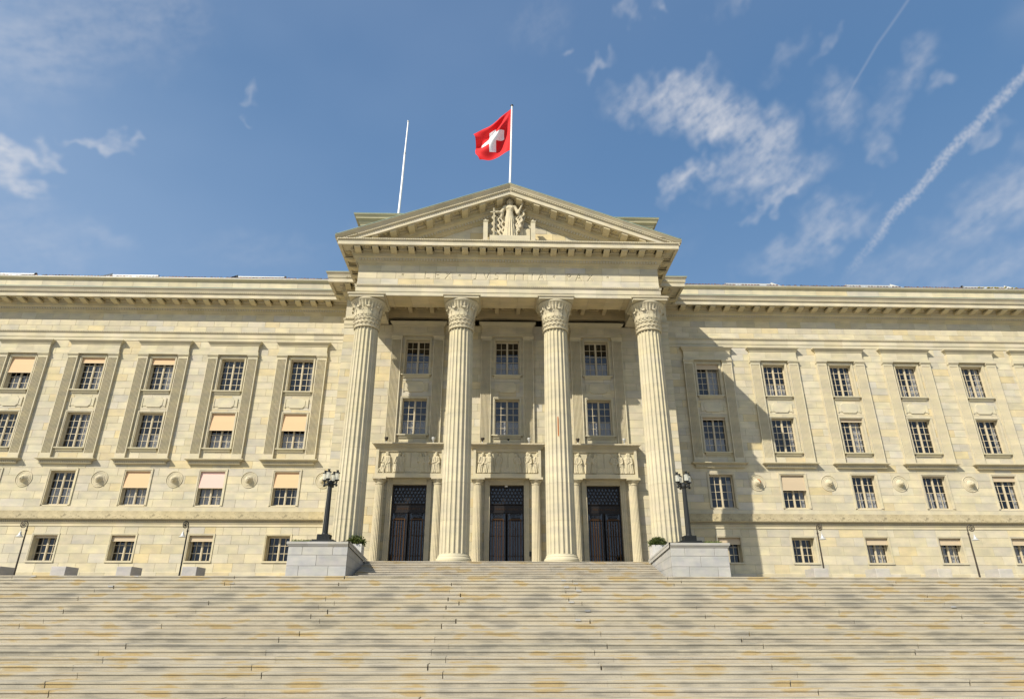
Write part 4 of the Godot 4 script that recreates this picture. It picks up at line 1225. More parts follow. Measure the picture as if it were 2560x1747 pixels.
# ---------------------------------------------------------------- doors and their reliefs
func relief_height(p: Vector2, figs: Array) -> float:
	var h := 0.0
	# two round-headed tablets on a block in the middle
	for tx: float in [-0.19, 0.25]:
		var dx := absf(p.x - tx)
		if dx < 0.20 and p.y > 0.32:
			var top := 0.93 + sqrt(maxf(0.0, 0.04 - dx * dx)) * 0.9
			if p.y < top: h = maxf(h, 0.035)
	if absf(p.x - 0.05) < 0.47 and p.y < 0.33 and p.y > 0.05: h = maxf(h, 0.02 + 0.008 * sin(p.x * 40.0) * sin(p.y * 55.0))
	for f in figs:
		var x: float = p.x - f[0]
		if absf(x) > 0.34: continue
		var ht: float = f[1]; var lean: float = f[2]
		var y := p.y - 0.04
		x -= lean * y * 0.15
		# head with hair and beard, then shoulders, robe with folds, arms and feet
		var hx := x - lean * 0.02
		var hd := Vector2(hx / 0.078, (y - ht + 0.10) / 0.105).length()
		if hd < 1.0:
			h = maxf(h, 0.055 + 0.075 * sqrt(1.0 - hd * hd) - (0.02 if absf(hx - lean * 0.03) < 0.05 and absf(y - ht + 0.105) < 0.012 else 0.0))
		if y < ht - 0.17 and y > 0.0:
			var t := y / (ht - 0.17)
			var wd := lerpf(0.155, 0.145, smoothstep(0.0, 0.6, t))
			if t > 0.8: wd = lerpf(0.16, 0.06, smoothstep(0.86, 1.0, t))
			elif t > 0.6: wd = lerpf(0.145, 0.16, (t - 0.6) / 0.2)
			var e := absf(x) / wd
			if e < 1.0:
				var fold := (0.016 * cos(x * 75.0 + f[3]) + 0.008 * cos(x * 140.0)) * smoothstep(0.62, 0.45, t)
				fold += 0.012 * cos((x * lean + y * 1.2) * 60.0) * smoothstep(0.5, 0.65, t)
				h = maxf(h, 0.02 + 0.085 * pow(1.0 - e * e, 0.42) + fold)
		# one forearm across or held out, the other hanging
		var sh := Vector2(0.12 * lean, ht - 0.26); var el := Vector2(0.16 * lean, ht - 0.48); var ha: Vector2 = f[4]
		for s in [[sh, el], [el, ha], [Vector2(-0.12 * lean, ht - 0.26), Vector2(-0.15 * lean, ht - 0.52)], [Vector2(-0.15 * lean, ht - 0.52), Vector2(-0.04 * lean, ht - 0.56)]]:
			var d := seg_d(Vector2(x, y), s[0], s[1]) / 0.042
			if d < 1.0: h = maxf(h, 0.085 + 0.045 * sqrt(1.0 - d * d))
		for fx in [-0.07, 0.06]:
			var d2 := Vector2((x - fx) / 0.05, (y - 0.012) / 0.028).length()
			if d2 < 1.0: h = maxf(h, 0.09 * sqrt(1.0 - d2 * d2) + 0.03)
	return h

func relief(figs: Array) -> MB:
	var mb := MB.new()
	mb.col = WALL * Color(0.99, 0.98, 0.95)
	var w := 1.585; var hh := 1.13; var nx := 150; var ny := 54
	var z := []
	for j in ny + 1:
		var row := PackedFloat32Array()
		for i in nx + 1:
			row.push_back(relief_height(Vector2(lerpf(-w, w, float(i) / nx), lerpf(0.0, hh, float(j) / ny)), figs))
		z.append(row)
	var nrm := func(i: int, j: int) -> Vector3:
		var gx: float = (z[j][mini(i + 1, nx)] - z[j][maxi(i - 1, 0)]) / (4.0 * w / nx)
		var gy: float = (z[mini(j + 1, ny)][i] - z[maxi(j - 1, 0)][i]) / (2.0 * hh / ny)
		return Vector3(-gx, -gy, 1.0).normalized()
	var vert := func(i: int, j: int) -> Vector3: return Vector3(lerpf(-w, w, float(i) / nx), lerpf(0.0, hh, float(j) / ny), z[j][i])
	for j in ny:
		for i in nx:
			mb.quadn(vert.call(i, j), vert.call(i + 1, j), vert.call(i + 1, j + 1), vert.call(i, j + 1), nrm.call(i, j), nrm.call(i + 1, j), nrm.call(i + 1, j + 1), nrm.call(i, j + 1))
	return mb

func build_doors() -> void:
	var words := ["BUNDESGERICHT", "TRIBUNAL FEDERAL", "TRIBUNALE FEDERALE"]
	var figures := [
		[[-1.36, 1.06, 1.0, 0.0, Vector2(0.12, 0.45)], [-1.44, 0.42, 1.0, 2.0, Vector2(0.1, 0.2)], [-1.05, 1.05, -0.6, 1.0, Vector2(-0.05, 0.5)], [-0.70, 1.04, 1.0, 0.5, Vector2(0.30, 0.80)], [-0.42, 1.0, 0.4, 1.7, Vector2(0.05, 0.5)], [0.66, 1.02, -1.0, 0.3, Vector2(-0.1, 0.6)], [0.92, 1.06, -1.0, 2.1, Vector2(-0.22, 0.55)], [1.20, 1.06, 0.7, 0.9, Vector2(-0.12, 0.48)], [1.44, 1.04, -0.8, 1.4, Vector2(-0.1, 0.62)]],
		[[-1.38, 1.06, 0.9, 0.2, Vector2(0.06, 0.42)], [-1.10, 1.03, 1.0, 1.2, Vector2(0.24, 0.78)], [-0.80, 1.05, -0.5, 0.6, Vector2(0.0, 0.55)], [-0.50, 1.04, 0.8, 1.9, Vector2(0.14, 0.7)], [0.62, 1.02, -0.9, 0.1, Vector2(-0.16, 0.7)], [0.92, 1.07, 0.6, 1.1, Vector2(0.17, 0.98)], [1.20, 1.05, -0.7, 2.6, Vector2(0.08, 0.8)], [1.42, 1.06, 0.8, 0.7, Vector2(0.1, 0.5)]],
		[[-1.40, 1.05, 0.8, 0.8, Vector2(0.02, 0.45)], [-1.16, 1.04, -0.8, 1.8, Vector2(-0.12, 0.5)], [-0.82, 1.05, 0.9, 0.4, Vector2(0.1, 0.6)], [-0.50, 1.03, 0.5, 1.3, Vector2(0.1, 0.55)], [0.64, 1.02, -1.0, 0.6, Vector2(-0.26, 0.66)], [0.94, 1.06, -0.7, 2.2, Vector2(-0.05, 0.36)], [1.20, 1.06, 0.3, 1.5, Vector2(-0.02, 0.5)], [1.43, 1.05, -0.6, 0.2, Vector2(-0.05, 0.6)]],
	]
	# a small fluted column, shared
	var dc := MB.new()
	dc.col = WALL * Color(1.0, 0.99, 0.97)
	fluted(dc, 0.395, 4.36, 0.25, 0.212, 20, 0.022)
	dc.lathe([Vector2(0.212, 4.34), Vector2(0.23, 4.36), Vector2(0.23, 4.385), Vector2(0.215, 4.40), Vector2(0.225, 4.43), Vector2(0.27, 4.49), Vector2(0.31, 4.53), Vector2(0.32, 4.555), Vector2(0.30, 4.575)], 28, Vector3.ZERO)
	dc.box(Vector3(-0.335, 4.575, -0.34), Vector3(0.335, 4.66, 0.335))
	var dcm := dc.done()
	for i in 3:
		var x := (i - 1) * 4.91
		var d := grp("doorway", house, Vector3(x, 0, 0))
		for k in [-1.0, 1.0]:
			put("small_column", dcm, M.stone, d, Vector3(k * 1.46, 0, 2.84))
		var fr := MB.new()
		fr.col = tone(WALL, 0.03)
		for k: float in [-1.0, 1.0]:
			for q in [[0.864, 0.95, 2.57], [0.95, 1.04, 2.62], [1.04, 1.12, 2.66]]:
				fr.box(Vector3(minf(k * q[0], k * q[1]), 0.395, 2.0), Vector3(maxf(k * q[0], k * q[1]), 4.66, q[2]))
		fr.box(Vector3(-0.864, 4.41, 2.0), Vector3(0.864, 4.50, 2.57)); fr.box(Vector3(-0.864, 4.50, 2.0), Vector3(0.864, 4.58, 2.62)); fr.box(Vector3(-0.864, 4.58, 2.0), Vector3(0.864, 4.66, 2.66))
		put("stone_frame", fr, M.stone, d)
		var li := MB.new()
		li.col = WALL
		li.box(Vector3(-1.72, 4.662, 2.55), Vector3(1.72, 4.88, 3.05))
		li.box(Vector3(-1.72, 4.88, 2.55), Vector3(1.72, 6.16, 2.925))
		for k: float in [-1.0, 1.0]:
			li.box(Vector3(minf(k * 1.585, k * 1.72), 4.88, 2.9), Vector3(maxf(k * 1.585, k * 1.72), 6.16, 3.05))
		li.run_x([Vector2(2.92, 6.0), Vector2(3.0, 6.0), Vector2(3.0, 6.04), Vector2(3.02, 6.045), Vector2(3.02, 6.10), Vector2(3.05, 6.105), Vector2(3.05, 6.16)], -1.585, 1.585)
		li.box(Vector3(-1.79, 4.664, 2.6), Vector3(-1.13, 4.70, 3.10)); li.box(Vector3(1.13, 4.664, 2.6), Vector3(1.79, 4.70, 3.10))
		put("lintel_block", li, M.stone, d)
		put("carved_relief", relief(figures[i]), M.stone, d, Vector3(0, 4.88, 2.93))
		var le := MB.new()
		moulding(le, [Vector2(-1.72, 2.6), Vector2(-1.72, 3.05), Vector2(1.72, 3.05), Vector2(1.72, 2.6)], [Vector2(-0.05, 6.16), Vector2(0.04, 6.16), Vector2(0.04, 6.20), Vector2(0.10, 6.205), Vector2(0.10, 6.245), Vector2(0.08, 6.25), Vector2(0.12, 6.28), Vector2(0.15, 6.33), Vector2(0.22, 6.36), Vector2(0.22, 6.40), Vector2(-0.4, 6.41)], WALL * Color(0.96, 0.95, 0.92), 3.5, 0.02)
		put("ledge", le, M.stone, d)
		var lp := []
		for j in 54:
			lp.append(Transform3D(Basis(), Vector3(-1.86 + 0.0702 * j, 6.345, 3.20)))
		many("leaf_course", little(0.05, 0.085, 0.075), lp, d, M.stone)
		# bronze leaves
		var ba := MB.new()
		ba.box(Vector3(-0.864, 0.395, 2.2), Vector3(-0.80, 4.41, 2.34)); ba.box(Vector3(0.80, 0.395, 2.2), Vector3(0.864, 4.41, 2.34))
		ba.box(Vector3(-0.80, 4.32, 2.2), Vector3(0.80, 4.41, 2.34))
		ba.box(Vector3(-0.80, 3.10, 2.2), Vector3(0.80, 3.50, 2.33))
		ba.run_x([Vector2(2.33, 3.42), Vector2(2.38, 3.46), Vector2(2.38, 3.50), Vector2(2.2, 3.50)], -0.80, 0.80)
		ba.box(Vector3(-0.80, 3.04, 2.2), Vector3(0.80, 3.10, 2.37))
		put("bronze_frame", ba, M.bronze_dark, d)
		var gr := MB.new()
		var cw := 1.6 / 9.0; var ch := 0.82 / 5.0
		for r in 5:
			for c in range(-1, 10):
				var cx := -0.8 + cw * (c + 0.5 + (0.5 if r % 2 else 0.0)); var cy := 4.32 - ch * (r + 1)
				var pts := []
				var box := []
				for s in 13:
					var a := PI * s / 12.0
					pts.append(Vector2(cx + cos(a) * cw * 0.29, cy + ch * 0.48 + sin(a) * ch * 0.36))
					box.append(Vector2(clampf(cx + cos(a) * 0.3, cx - cw / 2, cx + cw / 2), clampf(cy + ch * 0.48 + sin(a) * 0.3, cy, cy + ch)))
				pts.push_front(Vector2(cx + cw * 0.29, cy + ch * 0.05)); pts.append(Vector2(cx - cw * 0.29, cy + ch * 0.05))
				box.push_front(Vector2(cx + cw / 2, cy)); box.append(Vector2(cx - cw / 2, cy))
				for s in pts.size():
					var j := (s + 1) % pts.size()
					var q := []
					for e in [box[s], box[j], pts[j], pts[s]]:
						q.append(Vector3(clampf(e.x, -0.8, 0.8), e.y, 2.29))
					if absf(q[0].x - q[1].x) + absf(q[0].y - q[1].y) < 0.0001 and absf(q[2].x - q[3].x) < 0.0001: continue
					gr.face(q[0], q[1], q[2], Vector3(0, 0, 1)); gr.face(q[0], q[2], q[3], Vector3(0, 0, 1))
		put("scale_grille", gr, M.bronze_dark, d)
		var tx := TextMesh.new()
		var font := SystemFont.new()
		font.font_names = PackedStringArray(["Droid Serif"])
		tx.font = font
		tx.text = words[i]
		tx.font_size = 24
		tx.pixel_size = 0.0056 if i == 0 else (0.0049 if i == 1 else 0.0042)
		tx.depth = 0.012
		put("lettering", tx, M.bronze, d, Vector3(0, 3.235, 2.336))
		for k: float in [-1.0, 1.0]:
			var orn := MB.new()
			orn.box(Vector3(-0.012, -0.05, 0), Vector3(0.012, 0.05, 0.012))
			var oo := put("ornament", orn, M.bronze, d, Vector3(k * 0.74, 3.235, 2.332))
			oo.rotation.z = k * -0.7
		for k: float in [-1.0, 1.0]:
			var leafn := MB.new()
			var a0 := 0.03; var a1 := 0.80
			leafn.box(Vector3(a0 if k > 0 else -a0 - 0.05, 0.395, 2.24), Vector3(a0 + 0.05 if k > 0 else -a0, 3.04, 2.33))
			for yy: float in [0.97, 1.92, 2.66]:
				leafn.box(Vector3(minf(k * a0, k * a1), yy, 2.275), Vector3(maxf(k * a0, k * a1), yy + 0.035, 2.305))
			# crown of short splayed bars over the frame
			for t in 8:
				var u := -1.0 + 2.0 * t / 7.0
				leafn.tube([Vector3(k * 0.44 + u * 0.20, 2.80, 2.31), Vector3(k * 0.44 + u * 0.26, 2.98, 2.31)], [0.011, 0.011], 5)
			leafn.box(Vector3(k * 0.44 - 0.28, 2.97, 2.29), Vector3(k * 0.44 + 0.28, 3.0, 2.33)); leafn.box(Vector3(k * 0.44 - 0.22, 2.785, 2.29), Vector3(k * 0.44 + 0.22, 2.81, 2.33))
			put("door_leaf", leafn, M.bronze_dark, d)
			var bars := MB.new()
			for e: float in [-0.27, 0.27]:
				bars.box(Vector3(k * 0.44 + e - 0.025, 0.395, 2.305), Vector3(k * 0.44 + e + 0.025, 2.76, 2.345))
			bars.box(Vector3(k * 0.44 - 0.245, 2.71, 2.305), Vector3(k * 0.44 + 0.245, 2.76, 2.345))
			put("bar_frame", bars, M.bronze, d)
			for t in 3:
				var sp := MB.new()
				var bx: float = k * 0.44 + (t - 1) * 0.12
				sp.lathe([Vector2(0.012, 0.395), Vector2(0.012, 0.55), Vector2(0.026, 0.62), Vector2(0.016, 0.70), Vector2(0.022, 0.76), Vector2(0.022, 2.36), Vector2(0.014, 2.40), Vector2(0.026, 2.46), Vector2(0.02, 2.52), Vector2(0.012, 2.70)], 8, Vector3(bx, 0, 2.315))
				put("spear_bar", sp, M.bronze, d)
			var gl := MB.new()
			gl.quad(Vector3(minf(k * 0.06, k * 0.8), 0.395, 2.25), Vector3(maxf(k * 0.06, k * 0.8), 0.395, 2.25), Vector3(maxf(k * 0.06, k * 0.8), 3.04, 2.25), Vector3(minf(k * 0.06, k * 0.8), 3.04, 2.25))
			put("pane", gl, M.door_glass, d)
		var tg := MB.new()
		tg.quad(Vector3(-0.8, 3.5, 2.24), Vector3(0.8, 3.5, 2.24), Vector3(0.8, 4.32, 2.24), Vector3(-0.8, 4.32, 2.24))
		put("pane", tg, M.door_glass, d)

func build_door_fittings() -> void:
	# floodlights on the ledges: two on each
	var which := ["left of the left doorway", "right of the left doorway", "left of the middle doorway", "right of the middle doorway", "left of the right doorway", "right of the right doorway"]
	for i in 6:
		var door := i / 2
		var x: float = (door - 1) * 4.91 + (-1.27 if i % 2 == 0 else 1.13)
		var o := grp("floodlight", self, Vector3(x, 6.41, 3.02))
		var a := MB.new()
		a.box(Vector3(-0.07, 0, -0.06), Vector3(0.07, 0.03, 0.06)); a.tube([Vector3(0, 0.03, 0), Vector3(0, 0.13, 0)], [0.03, 0.025], 8)
		put("foot", a, M.grey_metal, o)
		var b := MB.new()
		b.lathe([Vector2(0.045, 0.12), Vector2(0.06, 0.16), Vector2(0.10, 0.26), Vector2(0.10, 0.31), Vector2(0.0, 0.31)], 14, Vector3.ZERO)
		put("lamp_head", b, M.iron_brown if i % 2 == 0 else M.grey_metal, o)
		tag(o, "small %s floodlight on the ledge, %s" % ["dark shaded" if i % 2 == 0 else "pale sunlit", which[i]], "floodlight", "floodlights on the doorway ledges")
	var st := grp("spike_lamp", self, Vector3(0.06, 6.41, 3.1))
	var m := MB.new()
	m.tube([Vector3.ZERO, Vector3(0, 0.17, 0)], [0.012, 0.012], 6)
	put("stem", m, M.grey_metal, st)
	var hd := MB.new()
	hd.lathe([Vector2(0.02, 0.15), Vector2(0.07, 0.21), Vector2(0.075, 0.235), Vector2(0.0, 0.24)], 12, Vector3.ZERO)
	put("head", hd, M.iron, st)
	tag(st, "little dark cup on a thin stem under the middle window over the doors", "lamp")
	var cam := grp("security_camera", self, Vector3(-0.03, 4.33, 2.36))
	var cb := MB.new()
	cb.lathe([Vector2(0.08, 0.075), Vector2(0.08, 0.02), Vector2(0.06, 0.0)], 14, Vector3.ZERO)
	put("mount", cb, M.white_metal, cam)
	var dome := MB.new()
	dome.lathe([Vector2(0.0, -0.07), Vector2(0.04, -0.055), Vector2(0.06, 0.0)], 14, Vector3.ZERO)
	put("dome", dome, M.iron, cam)
	tag(cam, "white dome camera at the top of the middle bronze door", "camera")
	var ib := MB.new()
	ib.box(Vector3(-0.07, -0.11, 0), Vector3(0.07, 0.11, 0.06))
	ib.box(Vector3(-0.05, -0.08, 0.06), Vector3(0.05, -0.02, 0.065))
	var box := put("intercom", ib, M.iron, self, Vector3(1.17, 1.05, 2.665))
	tag(box, "small dark intercom box on the stone jamb right of the middle door", "intercom")

# ---------------------------------------------------------------- figures: one surface round a field of joined limbs
func cone_d(p: Vector3, a: Vector3, b: Vector3, ra: float, rb: float) -> float:
	var ab := b - a
	var t := clampf((p - a).dot(ab) / ab.length_squared(), 0.0, 1.0)
	return (p - a - ab * t).length() - lerpf(ra, rb, t)

func smin(a: float, b: float, k: float) -> float:
	var h := maxf(k - absf(a - b), 0.0) / k
	return minf(a, b) - h * h * k * 0.25

func net(mb: MB, field: Callable, lo: Vector3, hi: Vector3, cell: float) -> void:
	var nx := int((hi.x - lo.x) / cell) + 2; var ny := int((hi.y - lo.y) / cell) + 2; var nz := int((hi.z - lo.z) / cell) + 2
	var val := PackedFloat32Array()
	val.resize(nx * ny * nz)
	val.fill(1.0)
	var st := 4
	for zc in range(0, nz, st):
		for yc in range(0, ny, st):
			for xc in range(0, nx, st):
				var mid := lo + Vector3(xc + st * 0.5, yc + st * 0.5, zc + st * 0.5) * cell
				var d: float = field.call(mid)
				if absf(d) > cell * st * 1.3:
					if d < 0.0:
						for z in range(zc, mini(zc + st, nz)):
							for y in range(yc, mini(yc + st, ny)):
								for x in range(xc, mini(xc + st, nx)):
									val[(z * ny + y) * nx + x] = -1.0
					continue
				for z in range(zc, mini(zc + st, nz)):
					for y in range(yc, mini(yc + st, ny)):
						for x in range(xc, mini(xc + st, nx)):
							val[(z * ny + y) * nx + x] = field.call(lo + Vector3(x, y, z) * cell)
	var id := {}
	var pos := []
	var nor := []
	var off := [0, 1, nx, nx + 1, nx * ny, nx * ny + 1, nx * ny + nx, nx * ny + nx + 1]
	var edges := [[0, 1], [2, 3], [4, 5], [6, 7], [0, 2], [1, 3], [4, 6], [5, 7], [0, 4], [1, 5], [2, 6], [3, 7]]
	for z in nz - 1:
		for y in ny - 1:
			for x in nx - 1:
				var b := (z * ny + y) * nx + x
				var neg := 0
				for k in 8:
					if val[b + off[k]] < 0.0: neg += 1
				if neg == 0 or neg == 8: continue
				var s := Vector3.ZERO
				var c := 0
				for e in edges:
					var va: float = val[b + off[e[0]]]; var vb: float = val[b + off[e[1]]]
					if (va < 0.0) == (vb < 0.0): continue
					var t := va / (va - vb)
					var pa := Vector3(e[0] & 1, (e[0] >> 1) & 1, (e[0] >> 2) & 1); var pb := Vector3(e[1] & 1, (e[1] >> 1) & 1, (e[1] >> 2) & 1)
					s += pa.lerp(pb, t); c += 1
				var p := lo + (Vector3(x, y, z) + s / c) * cell
				id[b] = pos.size()
				pos.append(p)
				var g := Vector3(val[b + 1] + val[b + nx + 1] - val[b] - val[b + nx], val[b + nx] + val[b + nx + 1] - val[b] - val[b + 1], val[b + nx * ny] + val[b + nx * ny + 1] - val[b] - val[b + 1])
				nor.append(g.normalized() if g.length() > 1e-6 else Vector3(0, 0, 1))
	for z in range(1, nz - 1):
		for y in range(1, ny - 1):
			for x in range(1, nx - 1):
				var b := (z * ny + y) * nx + x
				for ax in 3:
					var o: int = [1, nx, nx * ny][ax]
					var va := val[b]; var vb := val[b + o]
					if (va < 0.0) == (vb < 0.0): continue
					var u: int = [nx, nx * ny, 1][ax]; var w: int = [nx * ny, 1, nx][ax]
					var q := [b, b - u, b - u - w, b - w]
					var ok := true
					for e in q:
						if not id.has(e): ok = false
					if not ok: continue
					var i0: int = id[q[0]]; var i1: int = id[q[1]]; var i2: int = id[q[2]]; var i3: int = id[q[3]]
					if va < 0.0: mb.quadn(pos[i0], pos[i1], pos[i2], pos[i3], nor[i0], nor[i1], nor[i2], nor[i3])
					else: mb.quadn(pos[i3], pos[i2], pos[i1], pos[i0], nor[i3], nor[i2], nor[i1], nor[i0])

func statue_field(p: Vector3) -> float:
	# dress: a pleated cone from the waist to the feet
	var d: float
	var t := clampf(p.y / 1.55, 0.0, 1.0)
	var rx := lerpf(0.31, 0.185, smoothstep(0.0, 1.0, t)); var rz := lerpf(0.25, 0.15, t)
	if t > 0.62: rx += 0.05 * sin((t - 0.62) / 0.38 * PI)
	var q := Vector2(p.x / rx, (p.z - 0.02) / rz)
	var a := atan2(q.x, q.y)
	d = (q.length() - 1.0) * minf(rx, rz) - 0.022 * cos(a * 13.0) * smoothstep(0.80, 0.55, t) * smoothstep(2.2, 1.2, absf(a))
	d = maxf(d, maxf(-p.y, p.y - 1.58))
	# torso, breasts, shoulders, neck
	var b := cone_d(p, Vector3(0, 1.50, 0.0), Vector3(0, 1.88, 0.02), 0.165, 0.20)
	b = smin(b, cone_d(p, Vector3(-0.20, 2.0, 0.0), Vector3(0.20, 2.0, 0.0), 0.105, 0.105), 0.12)
	b = smin(b, cone_d(p, Vector3(-0.10, 1.86, 0.12), Vector3(-0.10, 1.86, 0.14), 0.085, 0.085), 0.05)
	b = smin(b, cone_d(p, Vector3(0.10, 1.86, 0.12), Vector3(0.10, 1.86, 0.14), 0.085, 0.085), 0.05)
	b = smin(b, cone_d(p, Vector3(0, 2.05, 0.0), Vector3(0, 2.22, 0.02), 0.075, 0.07), 0.06)
	d = smin(d, b, 0.06)
	# head: skull, jaw, nose, brow, eyes; hair falling behind the ears
	if p.y > 2.05:
		var h := cone_d(p, Vector3(0, 2.42, 0.0), Vector3(0, 2.32, 0.035), 0.125, 0.095)
		h = smin(h, cone_d(p, Vector3(0, 2.36, 0.125), Vector3(0, 2.315, 0.15), 0.012, 0.02), 0.02)
		h = smin(h, cone_d(p, Vector3(-0.06, 2.39, 0.105), Vector3(0.06, 2.39, 0.105), 0.016, 0.016), 0.015)
		h = smin(h, cone_d(p, Vector3(-0.03, 2.265, 0.115), Vector3(0.03, 2.265, 0.115), 0.014, 0.014), 0.015)
		h = maxf(h, -((p - Vector3(-0.043, 2.355, 0.135)).length() - 0.02)); h = maxf(h, -((p - Vector3(0.043, 2.355, 0.135)).length() - 0.02))
		h = smin(h, cone_d(p, Vector3(-0.115, 2.42, 0.0), Vector3(-0.13, 2.12, 0.03), 0.045, 0.03), 0.03)
		h = smin(h, cone_d(p, Vector3(0.115, 2.42, 0.0), Vector3(0.13, 2.12, 0.03), 0.045, 0.03), 0.03)
		d = smin(d, h, 0.02)
	# sword arm (to the viewer's left) and sleeve
	d = smin(d, cone_d(p, Vector3(-0.27, 1.99, 0.0), Vector3(-0.44, 1.62, 0.05), 0.105, 0.10), 0.06)
	d = smin(d, cone_d(p, Vector3(-0.44, 1.62, 0.05), Vector3(-0.76, 1.60, 0.17), 0.09, 0.05), 0.05)
	d = smin(d, cone_d(p, Vector3(-0.40, 1.56, 0.02), Vector3(-0.44, 1.38, 0.0), 0.10, 0.07), 0.05)
	# raised arm
	d = smin(d, cone_d(p, Vector3(0.27, 1.99, 0.0), Vector3(0.44, 1.58, 0.06), 0.105, 0.09), 0.06)
	d = smin(d, cone_d(p, Vector3(0.44, 1.58, 0.06), Vector3(0.645, 2.04, 0.16), 0.085, 0.045), 0.05)
	# cloak: hanging folds at both sides and a sheet behind
	var s := maxf(absf(p.z + 0.13 - 0.02 * sin(p.x * 26.0)) - 0.045, maxf(absf(p.x) - (0.80 - 0.10 * sin(p.y * 2.4)), maxf(-p.y, p.y - 1.55 + absf(p.x) * 0.1)))
	d = smin(d, s, 0.04)
	for k in 2:
		var sg := -1.0 if k == 0 else 1.0
		for i in 4:
			var f := float(i) / 3.0
			var x0: float = sg * lerpf(0.42, 0.86 if k == 0 else 0.80, f); var x1: float = sg * lerpf(0.33, 0.84 if k == 0 else 0.52, f)
			var y0 := (1.45 if k == 0 else lerpf(1.45, 1.9, f)); var y1 := lerpf(0.12, 0.30, f) if k == 0 else lerpf(0.10, 0.75, f)
			var wob := 0.05 * sin(p.y * 16.0 + i * 1.7)
			var e := cone_d(p + Vector3(wob, 0, 0), Vector3(x0, y0, -0.02 + 0.03 * sin(i * 2.0)), Vector3(x1, y1, 0.02), 0.05, 0.075)
			d = smin(d, e, 0.035)
	# feet
	d = smin(d, cone_d(p, Vector3(-0.12, 0.03, 0.22), Vector3(-0.13, 0.03, 0.32), 0.05, 0.04), 0.03)
	d = smin(d, cone_d(p, Vector3(0.12, 0.03, 0.22), Vector3(0.13, 0.03, 0.32), 0.05, 0.04), 0.03)
	return d

func hand_field(p: Vector3) -> float:
	# the raised open hand, palm outwards, its wrist at the origin
	var d := cone_d(p, Vector3(0, -0.05, 0), Vector3(0, 0.0, 0), 0.042, 0.042)
	d = smin(d, cone_d(p, Vector3(-0.02, 0.04, 0), Vector3(-0.022, 0.115, 0.005), 0.03, 0.028), 0.03)
	d = smin(d, cone_d(p, Vector3(0.02, 0.04, 0), Vector3(0.024, 0.11, 0.005), 0.03, 0.027), 0.03)
	var fing := [[-0.042, 0.125, -0.052, 0.205], [-0.014, 0.13, -0.016, 0.235], [0.014, 0.128, 0.018, 0.222], [0.042, 0.118, 0.052, 0.185]]
	for f in fing:
		var m := Vector3((f[0] + f[2]) / 2, (f[1] + f[3]) / 2, 0.004)
		d = smin(d, cone_d(p, Vector3(f[0], f[1], 0.004), m, 0.0145, 0.0135), 0.008)
		d = smin(d, cone_d(p, m, Vector3(f[2], f[3], 0.020), 0.0135, 0.010), 0.006)
	d = smin(d, cone_d(p, Vector3(-0.04, 0.045, 0.005), Vector3(-0.082, 0.10, 0.02), 0.02, 0.016), 0.015)
	d = smin(d, cone_d(p, Vector3(-0.082, 0.10, 0.02), Vector3(-0.09, 0.145, 0.024), 0.015, 0.011), 0.008)
	return d

func grip_field(p: Vector3) -> float:
	# the other hand, resting over the cross of the sword with its fingers curled down in front
	var d := cone_d(p, Vector3(0.07, -0.01, -0.02), Vector3(0.0, 0.03, 0.0), 0.04, 0.038)
	for i in 4:
		var x := -0.048 + 0.030 * i
		d = smin(d, cone_d(p, Vector3(x, 0.045, 0.02), Vector3(x - 0.004, 0.03, 0.062), 0.016, 0.015), 0.008)
		d = smin(d, cone_d(p, Vector3(x - 0.004, 0.03, 0.062), Vector3(x - 0.006, -0.025, 0.066 - 0.004 * i), 0.015, 0.012), 0.006)
	d = smin(d, cone_d(p, Vector3(0.05, 0.0, 0.015), Vector3(0.055, -0.045, 0.045), 0.017, 0.012), 0.01)
	return d

